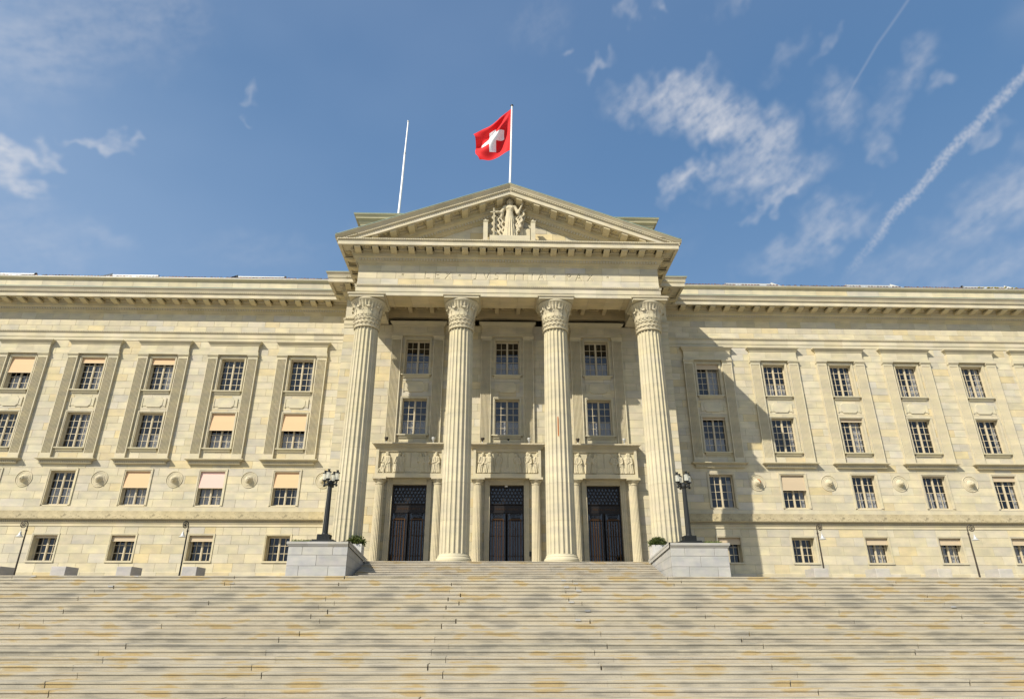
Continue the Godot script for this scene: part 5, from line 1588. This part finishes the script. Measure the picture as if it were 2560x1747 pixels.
func build_statue() -> void:
	var o := grp("statue", self, Vector3(0.02, 16.36, 6.62))
	var fig := MB.new()
	fig.col = WALL * Color(1.02, 1.0, 0.97)
	net(fig, statue_field, Vector3(-1.05, -0.03, -0.32), Vector3(1.0, 2.62, 0.42), 0.026)
	put("figure", fig, M.stone, o)
	for q in [[hand_field, Vector3(0.66, 2.08, 0.165), Vector3(-0.13, -0.09, -0.06), Vector3(0.09, 0.26, 0.07)], [grip_field, Vector3(-0.82, 1.60, 0.17), Vector3(-0.10, -0.09, -0.08), Vector3(0.12, 0.10, 0.11)]]:
		var hm := MB.new()
		hm.col = WALL * Color(1.02, 1.0, 0.97)
		net(hm, q[0], q[2], q[3], 0.0095)
		var ho := put("hand", hm, M.stone, o, q[1])
		ho.rotation.z = -0.15 if q[1].x > 0 else 0.0
	var sw := MB.new()
	sw.col = WALL * Color(0.98, 0.97, 0.95)
	sw.run_y([Vector2(-0.875, 0.17), Vector2(-0.865, 0.215), Vector2(-0.835, 0.20), Vector2(-0.805, 0.215), Vector2(-0.795, 0.17)], 0.02, 1.53)
	sw.box(Vector3(-0.875, 0.02, 0.12), Vector3(-0.795, 1.53, 0.17))
	sw.run_x([Vector2(0.14, 1.52), Vector2(0.21, 1.52), Vector2(0.21, 1.575), Vector2(0.14, 1.575), Vector2(0.14, 1.52)], -1.02, -0.65, true)
	sw.lathe([Vector2(0.028, 1.57), Vector2(0.03, 1.72), Vector2(0.05, 1.74), Vector2(0.052, 1.78), Vector2(0.03, 1.82), Vector2(0.022, 1.86), Vector2(0.0, 1.88)], 12, Vector3(-0.835, 0, 0.17))
	put("sword", sw, M.stone, o)
	var slab := MB.new()
	slab.col = WALL
	slab.box(Vector3(-1.04, -0.42, -0.35), Vector3(1.04, 0.0, 0.40))
	slab.box(Vector3(-1.06, 0.0, -0.5), Vector3(1.08, 0.80, -0.2))
	put("plinth", slab, M.stone, o)
	tag(o, "stone statue of a robed woman with a sword and raised hand in the pediment", "statue")
	for k in [-1.0, 1.0]:
		var p := grp("stone_post", self, Vector3(k * 1.245, 15.96, 6.62))
		var m := MB.new()
		m.col = tone(WALL, 0.03)
		m.box(Vector3(-0.115, 0, -0.115), Vector3(0.115, 1.40, 0.115))
		put("shaft", m, M.stone, p)
		var c := MB.new()
		c.col = WALL
		moulding(c, [Vector2(-0.115, 0.115), Vector2(0.115, 0.115), Vector2(0.115, -0.115), Vector2(-0.115, -0.115), Vector2(-0.115, 0.115)], [Vector2(0.0, 1.38), Vector2(0.02, 1.40), Vector2(0.02, 1.43), Vector2(0.035, 1.44), Vector2(0.035, 1.48), Vector2(-0.115, 1.49)], WALL, 3.0, 0.0)
		c.lathe([Vector2(0.09, 1.48), Vector2(0.085, 1.54), Vector2(0.05, 1.60), Vector2(0.0, 1.615)], 14, Vector3.ZERO)
		put("cap", c, M.stone, p)
		tag(p, "short square stone post with a domed cap, %s the statue's %s" % ["on" if k < 0 else "on", "sword side" if k < 0 else "raised-hand side"], "post", "posts beside the statue")

# ---------------------------------------------------------------- flags and poles
func build_flags() -> void:
	var p := grp("flagpole", self, Vector3(0.03, 19.4, 4.5))
	var m := MB.new()
	m.tube([Vector3(0, 0, 0), Vector3(0.09, 3.6, 0), Vector3(0.165, 7.9, 0)], [0.075, 0.062, 0.05], 12)
	put("pole", m, M.white_metal, p)
	var c := MB.new()
	c.lathe([Vector2(0.03, 7.9), Vector2(0.09, 7.93), Vector2(0.09, 7.98), Vector2(0.05, 8.02), Vector2(0.0, 8.03)], 12, Vector3(0.165, 0, 0))
	put("cap", c, M.iron, p)
	tag(p, "white flagpole behind the peak of the pediment, flying a flag", "flagpole", "flagpoles on the roof")
	var p2 := grp("flagpole", self, Vector3(-7.05, 21.675, 0.0))
	var m2 := MB.new()
	m2.tube([Vector3(0, 0, 0), Vector3(0.07, 3.0, 0), Vector3(0.105, 5.6, 0)], [0.085, 0.072, 0.065], 12)
	m2.tube([Vector3(0.105, 5.6, 0), Vector3(0.16, 8.3, 0)], [0.055, 0.045], 12)
	put("pole", m2, M.white_metal, p2)
	var c2 := MB.new()
	c2.lathe([Vector2(0.075, 5.52), Vector2(0.08, 5.56), Vector2(0.06, 5.64)], 12, Vector3(0.105, 0, 0))
	c2.lathe([Vector2(0.03, 8.28), Vector2(0.07, 8.31), Vector2(0.07, 8.36), Vector2(0.0, 8.40)], 12, Vector3(0.16, 0, 0))
	put("cap", c2, M.grey_metal, p2)
	tag(p2, "bare white flagpole without a flag, on the attic block left of the pediment", "flagpole", "flagpoles on the roof")
	# the cloth: a white cross on red is printed on it
	var s := 512
	var im := Image.create_empty(s, s, false, Image.FORMAT_RGB8)
	im.fill(Color(0.80, 0.055, 0.085))
	var u := s / 32.0
	im.fill_rect(Rect2i(int(13 * u), int(6 * u), int(6 * u), int(20 * u)), Color(0.93, 0.93, 0.93))
	im.fill_rect(Rect2i(int(6 * u), int(13 * u), int(20 * u), int(6 * u)), Color(0.93, 0.93, 0.93))
	var fm := std("flag_cloth", Color.WHITE, 0.8)
	fm.albedo_texture = ImageTexture.create_from_image(im)
	fm.backlight_enabled = true; fm.backlight = Color(0.35, 0.35, 0.35)
	var n := 56
	var pos := []
	for j in n + 1:
		var v := float(j) / n
		for i in n + 1:
			var w := float(i) / n
			# hoist on the right at w = 0, fly on the left at w = 1; v = 0 is the top edge
			var top := Vector3(0.165, 27.13, 4.5).lerp(Vector3(-2.19, 25.206, 4.15), w)
			top.y -= 0.16 * sin(w * PI) * (1.0 - v)
			var bot := Vector3(0.125, 23.969, 4.5).lerp(Vector3(-1.742, 23.304, 4.4), w)
			bot.y -= 0.30 * sin(w * PI * 0.9)
			bot.x -= 0.10 * sin(w * PI)
			var q := top.lerp(bot, v)
			# folds drawn from the upper fastening, growing towards the fly
			var ang := atan2(v + 0.02, w + 0.04)
			var rad := Vector2(v, w).length()
			q.z += 0.26 * sin(ang * 8.5 + 0.4) * smoothstep(0.02, 0.5, rad) * smoothstep(-0.05, 0.35, w) * (1.0 - 0.35 * v)
			q.z += 0.16 * sin(v * 7.5 - w * 5.0 + 1.0) * smoothstep(0.0, 0.4, w)
			q.z += 0.06 * sin(v * 17.0 + w * 11.0) * w
			q.x += 0.10 * sin(v * 6.0 + 0.5) * smoothstep(0.3, 1.0, w)
			pos.append(q)
	var mb := MB.new()
	for j in n:
		for i in n:
			var k := j * (n + 1) + i
			var idx := [k + 1, k, k + n + 1, k + n + 2]
			var nn := []
			for e in idx:
				var ei: int = e % (n + 1); var ej: int = e / (n + 1)
				var gx: Vector3 = pos[ej * (n + 1) + mini(ei + 1, n)] - pos[ej * (n + 1) + maxi(ei - 1, 0)]
				var gy: Vector3 = pos[mini(ej + 1, n) * (n + 1) + ei] - pos[maxi(ej - 1, 0) * (n + 1) + ei]
				var nv := gy.cross(-gx).normalized()
				nn.append(nv if nv.z > 0 else -nv)
			mb.quadn(pos[idx[1]], pos[idx[0]], pos[idx[3]], pos[idx[2]], nn[1], nn[0], nn[3], nn[2])
			var uvs := []
			for e in [idx[1], idx[0], idx[3], idx[2]]:
				uvs.append(Vector2(float(e % (n + 1)) / n, float(e / (n + 1)) / n))
			for e in [0, 2, 1, 0, 3, 2]:
				mb.uv.push_back(uvs[e])
	var f := put("flag", mb, fm, self)
	tag(f, "red flag with a white cross, blowing to the left from the pole over the pediment", "flag")

# ---------------------------------------------------------------- terrace: pedestals, lamps, blocks, plants
const TERRACE := -0.40
const PLATFORM := 0.395

func foliage(mb: MB, at: Vector3, rx: float, ry: float, rz: float, n: int, size: float, base: Color) -> void:
	for i in n:
		var d := Vector3(rng.randfn(), rng.randfn(), rng.randfn()).normalized()
		if d.y < -0.25: d.y = -d.y * 0.5
		var r := pow(rng.randf(), 0.35) * (0.86 + 0.22 * sin(d.x * 7.0 + d.y * 5.0) * cos(d.z * 6.0))
		var p := at + Vector3(d.x * rx, d.y * ry, d.z * rz) * r
		var k := rng.randf_range(0.65, 1.45)
		mb.col = Color(base.r * k * rng.randf_range(0.85, 1.25), base.g * k, base.b * k)
		var a := Vector3(rng.randfn(), rng.randfn(), rng.randfn()).normalized()
		var b := a.cross(d).normalized()
		a = (a * 0.5 + d * 0.8).normalized()
		var s := size * rng.randf_range(0.6, 1.3)
		mb.quad(p - b * s * 0.35, p + a * s * 0.5 - b * s * 0.05, p + a * s, p + a * s * 0.45 + b * s * 0.4)

func build_pedestal(k: float) -> void:
	var o := grp("pedestal", self, Vector3(0, TERRACE, 0))
	# the block: front at z = 9.4, its top falling towards the porch
	var xo: float = 8.52; var xi: float = 6.24; var xb: float = 6.07
	var ht := 1.10; var hb := 0.70   # without the coping, at the front and at the back
	var z1 := 9.38; var z0 := 6.5
	var rows := [0.0, 0.38, 0.775, 1.10]
	var cuts := [[0.0, 0.21, 0.70, 1.0], [0.0, 0.49, 1.0], [0.0, 0.24, 0.75, 1.0]]
	for r in 3:
		for c in cuts[r].size() - 1:
			var u0: float = cuts[r][c]; var u1: float = cuts[r][c + 1]
			var xa := lerpf(xo, xi, u0); var xc := lerpf(xo, xi, u1)
			var mb := MB.new()
			mb.col = tone(Color(0.43, 0.425, 0.40), 0.05)
			mb.stone(Vector3(minf(k * xa, k * xc) + 0.005, rows[r] + 0.005, z1 - 0.4), Vector3(maxf(k * xa, k * xc) - 0.005, rows[r + 1] - 0.005, z1), 0.012)
			put("stone_block", mb, M.granite, o)
		# the side along the steps, its courses falling with the coping
		for c in 3:
			var t0: float = [0.0, 0.22, 0.60][c] if r % 2 == 0 else [0.0, 0.42, 0.78][c]
			var t1: float = [0.22, 0.60, 1.0][c] if r % 2 == 0 else [0.42, 0.78, 1.0][c]
			var mb2 := MB.new()
			mb2.col = tone(Color(0.43, 0.42, 0.39), 0.05)
			var q := []
			for e in [[t0, r], [t1, r], [t1, r + 1], [t0, r + 1]]:
				var t: float = e[0]
				var sc := lerpf(1.0, hb / ht, t)
				q.append(Vector3(k * lerpf(xi - 0.005, xb, t), rows[e[1]] * sc + (0.005 if e[1] == r else -0.005), lerpf(z1 - 0.01, z0, t) + (-0.004 if t == t0 else 0.004)))
			if k < 0.0: mb2.quad(q[0], q[1], q[2], q[3])
			else: mb2.quad(q[1], q[0], q[3], q[2])
			put("stone_block", mb2, M.granite, o)
	var core := MB.new()
	core.col = Color(0.22, 0.21, 0.19)
	var g := 0.012
	var f0 := [Vector3(k * (xo - g), 0, z1 - g), Vector3(k * (xi + g), 0, z1 - g), Vector3(k * (xi + g), ht, z1 - g), Vector3(k * (xo - g), ht, z1 - g)]
	core.face(f0[0], f0[1], f0[2], Vector3(0, 0, 1)); core.face(f0[0], f0[2], f0[3], Vector3(0, 0, 1))
	var b0 := Vector3(k * (xb + g), 0, z0); var b1 := Vector3(k * (xb + g), hb, z0)
	core.face(f0[1], b0, b1, Vector3(-k, 0, 0)); core.face(f0[1], b1, f0[2], Vector3(-k, 0, 0))
	var c0 := Vector3(k * xo, 0, z0); var c1 := Vector3(k * xo, hb, z0)
	core.face(f0[0], c0, c1, Vector3(k, 0, 0)); core.face(f0[0], c1, f0[3], Vector3(k, 0, 0))
	core.face(b0, c0, c1, Vector3(0, 0, -1)); core.face(b0, c1, b1, Vector3(0, 0, -1))
	core.face(f0[2], f0[3], c1, Vector3.UP); core.face(f0[2], c1, b1, Vector3.UP)
	put("core", core, M.granite, o)
	# coping: a moulded slab over the front, and one down the side
	var cp := MB.new()
	cp.col = tone(Color(0.40, 0.39, 0.36), 0.03)
	var path := [Vector2(-xo, z0 + 0.3), Vector2(-xo, z1), Vector2(-xi, z1)] if k < 0 else [Vector2(xi, z1), Vector2(xo, z1), Vector2(xo, z0 + 0.3)]
	moulding(cp, path, [Vector2(-0.02, 1.09), Vector2(0.02, 1.10), Vector2(0.035, 1.13), Vector2(0.03, 1.155), Vector2(0.06, 1.165), Vector2(0.07, 1.185), Vector2(0.07, 1.26), Vector2(0.06, 1.27), Vector2(-0.30, 1.27)], Color(0.41, 0.40, 0.37), 0.9, 0.06)
	for q in [[-0.06, 0.0, 0.12, 0.19], [-0.05, -0.005, 0.0, 0.12]]:
		# running down the side: inner and outer edge, top and bottom
		var pts := []
		for t: float in [0.0, 1.0]:
			var yy := lerpf(ht, hb, t)
			var xx: float = lerpf(xi, xb, t)
			for e in [[q[0], q[2]], [q[0], q[3]], [0.30, q[3]]]:
				pts.append(Vector3(k * (xx + e[0]), yy + e[1] - 0.02 * t, lerpf(z1 + 0.06, z0, t)))
		cp.face(pts[0], pts[3], pts[4], Vector3(-k, 0, 0)); cp.face(pts[0], pts[4], pts[1], Vector3(-k, 0, 0))
		cp.face(pts[1], pts[4], pts[5], Vector3.UP); cp.face(pts[1], pts[5], pts[2], Vector3.UP)
	put("coping", cp, M.granite, o)
	tag(o, "grey stone pedestal of coursed blocks, its stair side %s" % ("in deep shade" if k < 0 else "sunlit"), "pedestal", "pedestals flanking the porch steps")

func build_lamp(k: float) -> void:
	var x: float = -7.53 if k < 0 else 7.43
	var o := grp("lamp_post", self, Vector3(x, 0.58, 8.0))
	var ba := MB.new()
	ba.box(Vector3(-0.46, 0, -0.40), Vector3(0.46, 0.44, 0.40))
	ba.run_x([Vector2(0.40, 0.44), Vector2(0.33, 0.47), Vector2(0.33, 0.50), Vector2(-0.33, 0.50), Vector2(-0.33, 0.47), Vector2(-0.40, 0.44), Vector2(0.40, 0.44)], -0.42, 0.42, true)
	for i in 9:
		ba.box(Vector3(-0.255 + i * 0.0575, 0.50, 0.20), Vector3(-0.215 + i * 0.0575, 0.68, 0.24))
		ba.box(Vector3(-0.24, 0.50, -0.215 + i * 0.052), Vector3(-0.215, 0.68, -0.18 + i * 0.052)); ba.box(Vector3(0.215, 0.50, -0.215 + i * 0.052), Vector3(0.24, 0.68, -0.18 + i * 0.052))
	ba.box(Vector3(-0.22, 0.50, -0.22), Vector3(0.22, 0.69, 0.215)); ba.box(Vector3(-0.245, 0.665, -0.245), Vector3(0.245, 0.71, 0.25))
	put("base", ba, M.iron, o)
	var po := MB.new()
	fluted(po, 0.71, 2.70, 0.118, 0.088, 12, 0.008)
	po.lathe([Vector2(0.13, 0.71), Vector2(0.135, 0.74), Vector2(0.12, 0.77)], 20, Vector3.ZERO)
	put("post", po, M.iron, o)
	var hub := MB.new()
	hub.lathe([Vector2(0.085, 2.66), Vector2(0.115, 2.70), Vector2(0.13, 2.76), Vector2(0.125, 2.83), Vector2(0.09, 2.88), Vector2(0.06, 2.92), Vector2(0.0, 2.94)], 18, Vector3.ZERO)
	put("hub", hub, M.iron, o)
	for i in 4:
		var a := deg_to_rad(100.0 + 90.0 * i) if k < 0 else deg_to_rad(75.0 + 90.0 * i)
		var d := Vector3(cos(a), 0, sin(a))
		var arm := MB.new()
		arm.tube([d * 0.08 + Vector3(0, 2.78, 0), d * 0.16 + Vector3(0, 2.75, 0), d * 0.26 + Vector3(0, 2.78, 0), d * 0.275 + Vector3(0, 2.84, 0)], [0.045, 0.04, 0.036, 0.03], 9)
		arm.lathe([Vector2(0.0, 2.66), Vector2(0.045, 2.68), Vector2(0.055, 2.72), Vector2(0.045, 2.76)], 12, d * 0.27)
		put("arm", arm, M.iron, o)
		var ln := MB.new()
		ln.lathe([Vector2(0.028, 2.82), Vector2(0.04, 2.85), Vector2(0.035, 2.88), Vector2(0.09, 2.915), Vector2(0.10, 2.925), Vector2(0.10, 2.945), Vector2(0.0, 2.95)], 18, d * 0.27)
		ln.lathe([Vector2(0.0, 3.215), Vector2(0.108, 3.22), Vector2(0.112, 3.24), Vector2(0.07, 3.265), Vector2(0.045, 3.29), Vector2(0.045, 3.32), Vector2(0.062, 3.33), Vector2(0.062, 3.345), Vector2(0.0, 3.35)], 18, d * 0.27)
		ln.lathe([Vector2(0.017, 2.94), Vector2(0.02, 3.06), Vector2(0.0, 3.08)], 8, d * 0.27)
		var lo := put("lantern", ln, M.iron, o)
		var gl := MB.new()
		gl.lathe([Vector2(0.088, 2.945), Vector2(0.092, 3.08), Vector2(0.094, 3.215)], 20, d * 0.27)
		put("lantern_glass", gl, M.lantern_glass, lo)
	tag(o, "dark bronze lamp post with four glass lanterns before the %s" % ("sunlit facade" if k < 0 else "shaded facade"), "lamp post", "lamp posts flanking the porch")

func build_plants() -> void:
	for k: float in [-1.0, 1.0]:
		var px: float = -6.60 if k < 0 else 6.55
		var pl := grp("planter", self, Vector3(px, 0.395, 6.2))
		var m := MB.new()
		m.col = Color(0.60, 0.585, 0.55)
		m.box(Vector3(-0.31, 0, -0.31), Vector3(0.31, 0.70, 0.31))
		put("tub", m, M.granite, pl)
		var e := MB.new()
		e.col = Color(0.08, 0.06, 0.045)
		e.box(Vector3(-0.28, 0.70, -0.28), Vector3(0.28, 0.71, 0.28))
		put("soil", e, M.granite, pl)
		tag(pl, "square pale stone planter behind the pedestal, by the %s column" % ("half-shaded left" if k < 0 else "sunlit right"), "planter", "planters beside the porch")
		var sh := grp("shrub", self, Vector3(px, 1.105, 6.2))
		var f := MB.new()
		foliage(f, Vector3(0, 0.04, 0), 0.40, 0.32, 0.38, 2600, 0.075, Color(0.075, 0.10, 0.018) if k < 0 else Color(0.06, 0.085, 0.015))
		put("crown", f, M.leaf, sh)
		var tr := MB.new()
		for i in 7:
			tr.tube([Vector3.ZERO, Vector3(rng.randf_range(-0.2, 0.2), 0.2, rng.randf_range(-0.2, 0.2))], [0.014, 0.006], 5)
		put("stem", tr, M.iron_brown, sh)
		tag(sh, "%s in the planter by the %s column" % ["loose spreading evergreen shrub" if k < 0 else "compact round evergreen shrub", "half-shaded left" if k < 0 else "sunlit right"], "shrub", "shrubs in the planters")
		var hx: float = -8.36 if k < 0 else 8.30
		var hg := grp("hedge", self, Vector3(hx, 0.60, 8.05))
		var hf := MB.new()
		for i in 8:
			foliage(hf, Vector3(-0.38 + 0.11 * i, 0.30 + rng.randf_range(-0.02, 0.02), rng.randf_range(-0.1, 0.1)), 0.14, 0.19, 0.28, 420, 0.05, Color(0.10, 0.14, 0.022))
		put("leaves", hf, M.leaf, hg)
		var hs := MB.new()
		for i in 7:
			hs.tube([Vector3(-0.36 + 0.12 * i, -0.02, 0), Vector3(-0.36 + 0.12 * i, 0.3, 0.03)], [0.012, 0.006], 5)
		put("stem", hs, M.iron_brown, hg)
		tag(hg, "low clipped green hedge on the %s pedestal beside its lamp" % ("left, sunlit-facade" if k < 0 else "right, shaded-facade"), "hedge", "hedges on the pedestals")

func build_street_lamp(x: float, turn: float, mat: Material, label: String) -> void:
	var o := grp("street_lamp", self, Vector3(x, TERRACE, 6.0))
	o.rotation.y = turn
	var po := MB.new()
	po.tube([Vector3(0, 0, 0), Vector3(0, 0.5, 0), Vector3(0, 2.08, 0)], [0.042, 0.036, 0.030], 10)
	po.lathe([Vector2(0.07, 0.0), Vector2(0.07, 0.04), Vector2(0.045, 0.08)], 12, Vector3.ZERO)
	po.lathe([Vector2(0.033, 2.03), Vector2(0.042, 2.05), Vector2(0.042, 2.09), Vector2(0.028, 2.11)], 10, Vector3.ZERO)
	put("post", po, mat, o)
	var sc := MB.new()
	var pts := [Vector3(0, 2.06, 0), Vector3(0.0, 2.24, 0)]
	var rr := [0.027, 0.025]
	for i in 40:
		var a := i / 39.0 * TAU * 1.95
		var r := lerpf(0.155, 0.035, pow(i / 39.0, 0.75))
		pts.append(Vector3(-0.155 + cos(a) * r, 2.30 + sin(a) * r * 1.25, 0)); rr.append(lerpf(0.023, 0.012, i / 39.0))
	sc.tube(pts, rr, 8)
	sc.lathe([Vector2(0.0, -0.025), Vector2(0.04, -0.01), Vector2(0.04, 0.01), Vector2(0.0, 0.025)], 10, Vector3(-0.15, 2.30, 0), 2)
	put("scroll", sc, mat, o)
	var be := MB.new()
	be.tube([Vector3(-0.20, 2.12, 0), Vector3(-0.20, 1.98, 0)], [0.012, 0.012], 6)
	be.lathe([Vector2(0.02, 2.02), Vector2(0.045, 1.98), Vector2(0.05, 1.93), Vector2(0.075, 1.87), Vector2(0.14, 1.80), Vector2(0.165, 1.785)], 18, Vector3(-0.20, 0, 0))
	put("bell_shade", be, M.grey_metal, o)
	tag(o, label, "street lamp", "crook street lamps on the terrace")

func build_blocks() -> void:
	var words := ["nearest the left pedestal", "second from the left pedestal", "third from the left pedestal", "beyond the outer left street lamp"]
	var wordr := ["nearest the right pedestal, under the window row", "second from the right pedestal", "third from the right pedestal", "farthest from the right pedestal"]
	for i in 4:
		for k: float in [-1.0, 1.0]:
			var o := grp("stone_bench_block", self, Vector3(k * (12.72 + 2.56 * i), TERRACE, 7.6))
			var m := MB.new()
			m.col = tone(Color(0.46, 0.44, 0.41) if k < 0 else Color(0.52, 0.49, 0.43), 0.06)
			m.stone(Vector3(-0.29, 0, -0.42), Vector3(0.29, 0.44, 0.42), 0.012)
			m.quad(Vector3(-0.28, 0.44, 0.41), Vector3(0.28, 0.44, 0.41), Vector3(0.28, 0.44, -0.42), Vector3(-0.28, 0.44, -0.42))
			put("block", m, M.granite, o)
			tag(o, "rough %s granite block on the terrace, %s" % ["grey" if k < 0 else "pale", words[i] if k < 0 else wordr[i]], "stone block", "granite blocks along the terrace")

# ---------------------------------------------------------------- ground and stairs
func step_profile(front: float, back: float, top: float, rise: float) -> Array:
	var nz := rise * 0.36
	return [Vector2(back, top - rise), Vector2(front - 0.019, top - rise), Vector2(front - 0.019, top - nz), Vector2(front - 0.004, top - nz), Vector2(front, top - nz + 0.004), Vector2(front, top - 0.012), Vector2(front - 0.004, top - 0.004), Vector2(front - 0.014, top), Vector2(back, top + 0.004)]

func build_stairs() -> void:
	var st := grp("stairs", self)
	tag(st, "broad flight of weathered stone steps rising to the terrace", "", "", "structure")
	var k := 0
	var y := TERRACE
	var z := 9.79
	var base := Color(0.455, 0.41, 0.315)
	while k < 24:
		# top of this step, its front edge, and how far it runs back under the next one
		var rise := 0.135
		var tread := 0.416
		if k == 13:
			y -= 0.04; z += 1.19   # the landing, falling slightly to the front
		if k >= 13: tread = 0.451
		var back := z - (1.70 if k == 13 else (tread + 0.05 if k else 0.5))
		var x0 := 5.93 + (0.39 if k % 2 else 0.0) - 4.045 * 10
		for i in 19:
			var xa := x0 + 4.045 * i + rng.randf_range(-0.03, 0.03); var xb := x0 + 4.045 * (i + 1)
			if xb < -32.0 or xa > 33.0: continue
			if k > 12 and (xb < -22.0 or xa > 23.0): continue
			var mb := MB.new()
			mb.col = tone(base, 0.055)
			var pr := step_profile(z + rng.randf_range(-0.006, 0.006), back, y + rng.randf_range(-0.004, 0.003), rise + (0.04 if k == 13 else 0.0))
			if k == 13: pr[-1].y += 0.035
			mb.run_x(pr, xa + 0.006, xb - 0.002, false)
			for s: float in [-1.0, 1.0]:
				var xx := xa + 0.006 if s < 0 else xb - 0.002
				for e in range(1, pr.size() - 1):
					mb.face(Vector3(xx, pr[0].y, pr[0].x), Vector3(xx, pr[e].y, pr[e].x), Vector3(xx, pr[e + 1].y, pr[e + 1].x), Vector3(s, 0, 0))
			put("stone_step", mb, M.step_stone, st)
		k += 1
		y -= rise
		z += tread if k < 13 else 0.451
	# what the flight rests on
	var bed := MB.new()
	bed.col = Color(0.10, 0.085, 0.06)
	bed.quad(Vector3(-33, -2.35, 15.2), Vector3(34, -2.35, 15.2), Vector3(34, TERRACE - 0.20, 9.3), Vector3(-33, TERRACE - 0.20, 9.3))
	put("bed", bed, M.step_stone, st)
	var bd2 := MB.new()
	bd2.col = Color(0.10, 0.085, 0.06)
	bd2.quad(Vector3(-24, -3.9, 21.2), Vector3(25, -3.9, 21.2), Vector3(25, -2.42, 15.0), Vector3(-24, -2.42, 15.0))
	put("bed", bd2, M.step_stone, st)
	# small squares let into the stone where corners were mended
	var rp := MB.new()
	rp.col = Color(0.44, 0.44, 0.43)
	rp.box(Vector3(-0.085, -0.045, -0.1), Vector3(0.085, 0.001, 0.004))
	var rm := rp.done()
	for q in [[1, 1.95], [2, 2.34], [3, 1.96], [4, 2.33], [7, 1.93], [9, 2.34], [11, 1.92], [0, -13.84], [2, -9.99], [0, -17.55], [3, -14.0], [5, 9.9], [8, 14.4]]:
		put("mended_corner", rm, M.step_stone, st, Vector3(q[1], TERRACE - 0.135 * q[0] - 0.003, 9.79 + 0.416 * q[0] + 0.006))
	# the porch steps and platform
	var ps := grp("porch_stairs", self)
	tag(ps, "nine shallow stone steps between the pedestals, up to the porch", "", "", "structure")
	var rise2 := (PLATFORM - TERRACE) / 9.0
	for j in 9:
		var zz := 6.55 + 0.302 * j
		var yy := PLATFORM - rise2 * j
		var x := -6.05
		var odd := j % 2
		while x < 6.05:
			var xe := minf(6.05, x + (1.3 + odd * 1.0 if x < -6.0 else 2.72))
			if 6.05 - xe < 0.5: xe = 6.05
			var mb := MB.new()
			mb.col = tone(base * Color(1.0, 1.0, 1.03), 0.05)
			var pr := step_profile(zz, zz - (0.8 if j == 0 else 0.36), yy, rise2)
			mb.run_x(pr, x + 0.004, xe - 0.002, false)
			put("stone_step", mb, M.step_stone, ps)
			x = xe
	var pf := MB.new()
	pf.col = base
	pf.box(Vector3(-8.3, TERRACE - 0.1, 2.0), Vector3(8.3, PLATFORM - 0.006, 6.50))
	var pfo := put("porch_floor", pf, M.step_stone, self)
	tag(pfo, "", "", "", "structure")
	var te := MB.new()
	te.col = Color(0.44, 0.405, 0.33)
	te.quad(Vector3(-37, TERRACE - 0.006, 9.6), Vector3(37, TERRACE - 0.006, 9.6), Vector3(37, TERRACE - 0.006, -0.2), Vector3(-37, TERRACE - 0.006, -0.2))
	var teo := put("terrace", te, M.step_stone, self)
	tag(teo, "", "", "", "structure")
	var gd := PlaneMesh.new()
	gd.size = Vector2(4000, 4000)
	var gr := put("ground", gd, M.forecourt, self, Vector3(0, -3.72, 0))
	tag(gr, "", "", "", "structure")

# ---------------------------------------------------------------- the whole
func _ready() -> void:
	var cam := Camera3D.new()
	cam.name = "camera"
	add_child(cam)
	var fwd := Vector3(0.02573445, 0.38725983, -0.9216114)
	var right := Vector3(0.99960602, 0.00036462, 0.02806554)
	var up := Vector3(-0.01120469, 0.92197055, 0.3870979)
	cam.transform = Transform3D(Basis(right, up, -fwd).orthonormalized(), EYE)
	cam.fov = rad_to_deg(2.0 * atan(873.5 / 1614.274))
	cam.near = 0.1; cam.far = 5000.0
	cam.current = true
	var exposure := 1.27
	var env := Environment.new()
	env.background_mode = Environment.BG_SKY
	env.sky = Sky.new()
	env.sky.sky_material = make_sky(exposure)
	env.tonemap_mode = Environment.TONE_MAPPER_LINEAR
	env.tonemap_exposure = exposure
	env.sdfgi_enabled = true; env.ssao_enabled = true; env.ssil_enabled = true
	var we := WorldEnvironment.new()
	we.name = "world"
	we.environment = env
	add_child(we)
	var sun := DirectionalLight3D.new()
	sun.name = "sun"
	sun.light_energy = 1.6
	sun.light_color = Color(1.0, 0.965, 0.90)
	sun.light_angular_distance = 0.5
	sun.shadow_enabled = true
	add_child(sun)
	sun.transform = Transform3D(Basis.looking_at(Vector3(1.0, -1.16, -1.0).normalized(), Vector3.UP), Vector3(-40, 60, 60))
	rng.seed = 11
	materials()

	house = grp("courthouse", self)
	tag(house, "large pale limestone courthouse with a four-columned porch, pediment and two wings", "building")
	build_shell()
	build_entablature()
	build_inscription()
	build_pediment()
	build_columns()
	build_windows()
	build_belt_and_roof()
	build_doors()
	build_stairs()

	build_statue()
	build_flags()
	for k in [-1.0, 1.0]:
		build_pedestal(k)
		build_lamp(k)
	build_plants()
	build_street_lamp(-20.89, 0.25, M.iron_brown, "slim brown crook lamp with a bell shade, outermost on the sunlit left terrace")
	build_street_lamp(-13.99, 1.05, M.iron, "slim dark crook lamp with a bell shade, beside the left wing's third window")
	build_street_lamp(13.84, PI - 1.1, M.grey_metal if false else M.iron_brown, "slim crook lamp with a bell shade, just right of the shaded facade")
	build_street_lamp(20.72, PI - 0.45, M.iron_brown, "slim crook lamp with a bell shade, outermost on the right terrace")
	build_blocks()
	build_door_fittings()
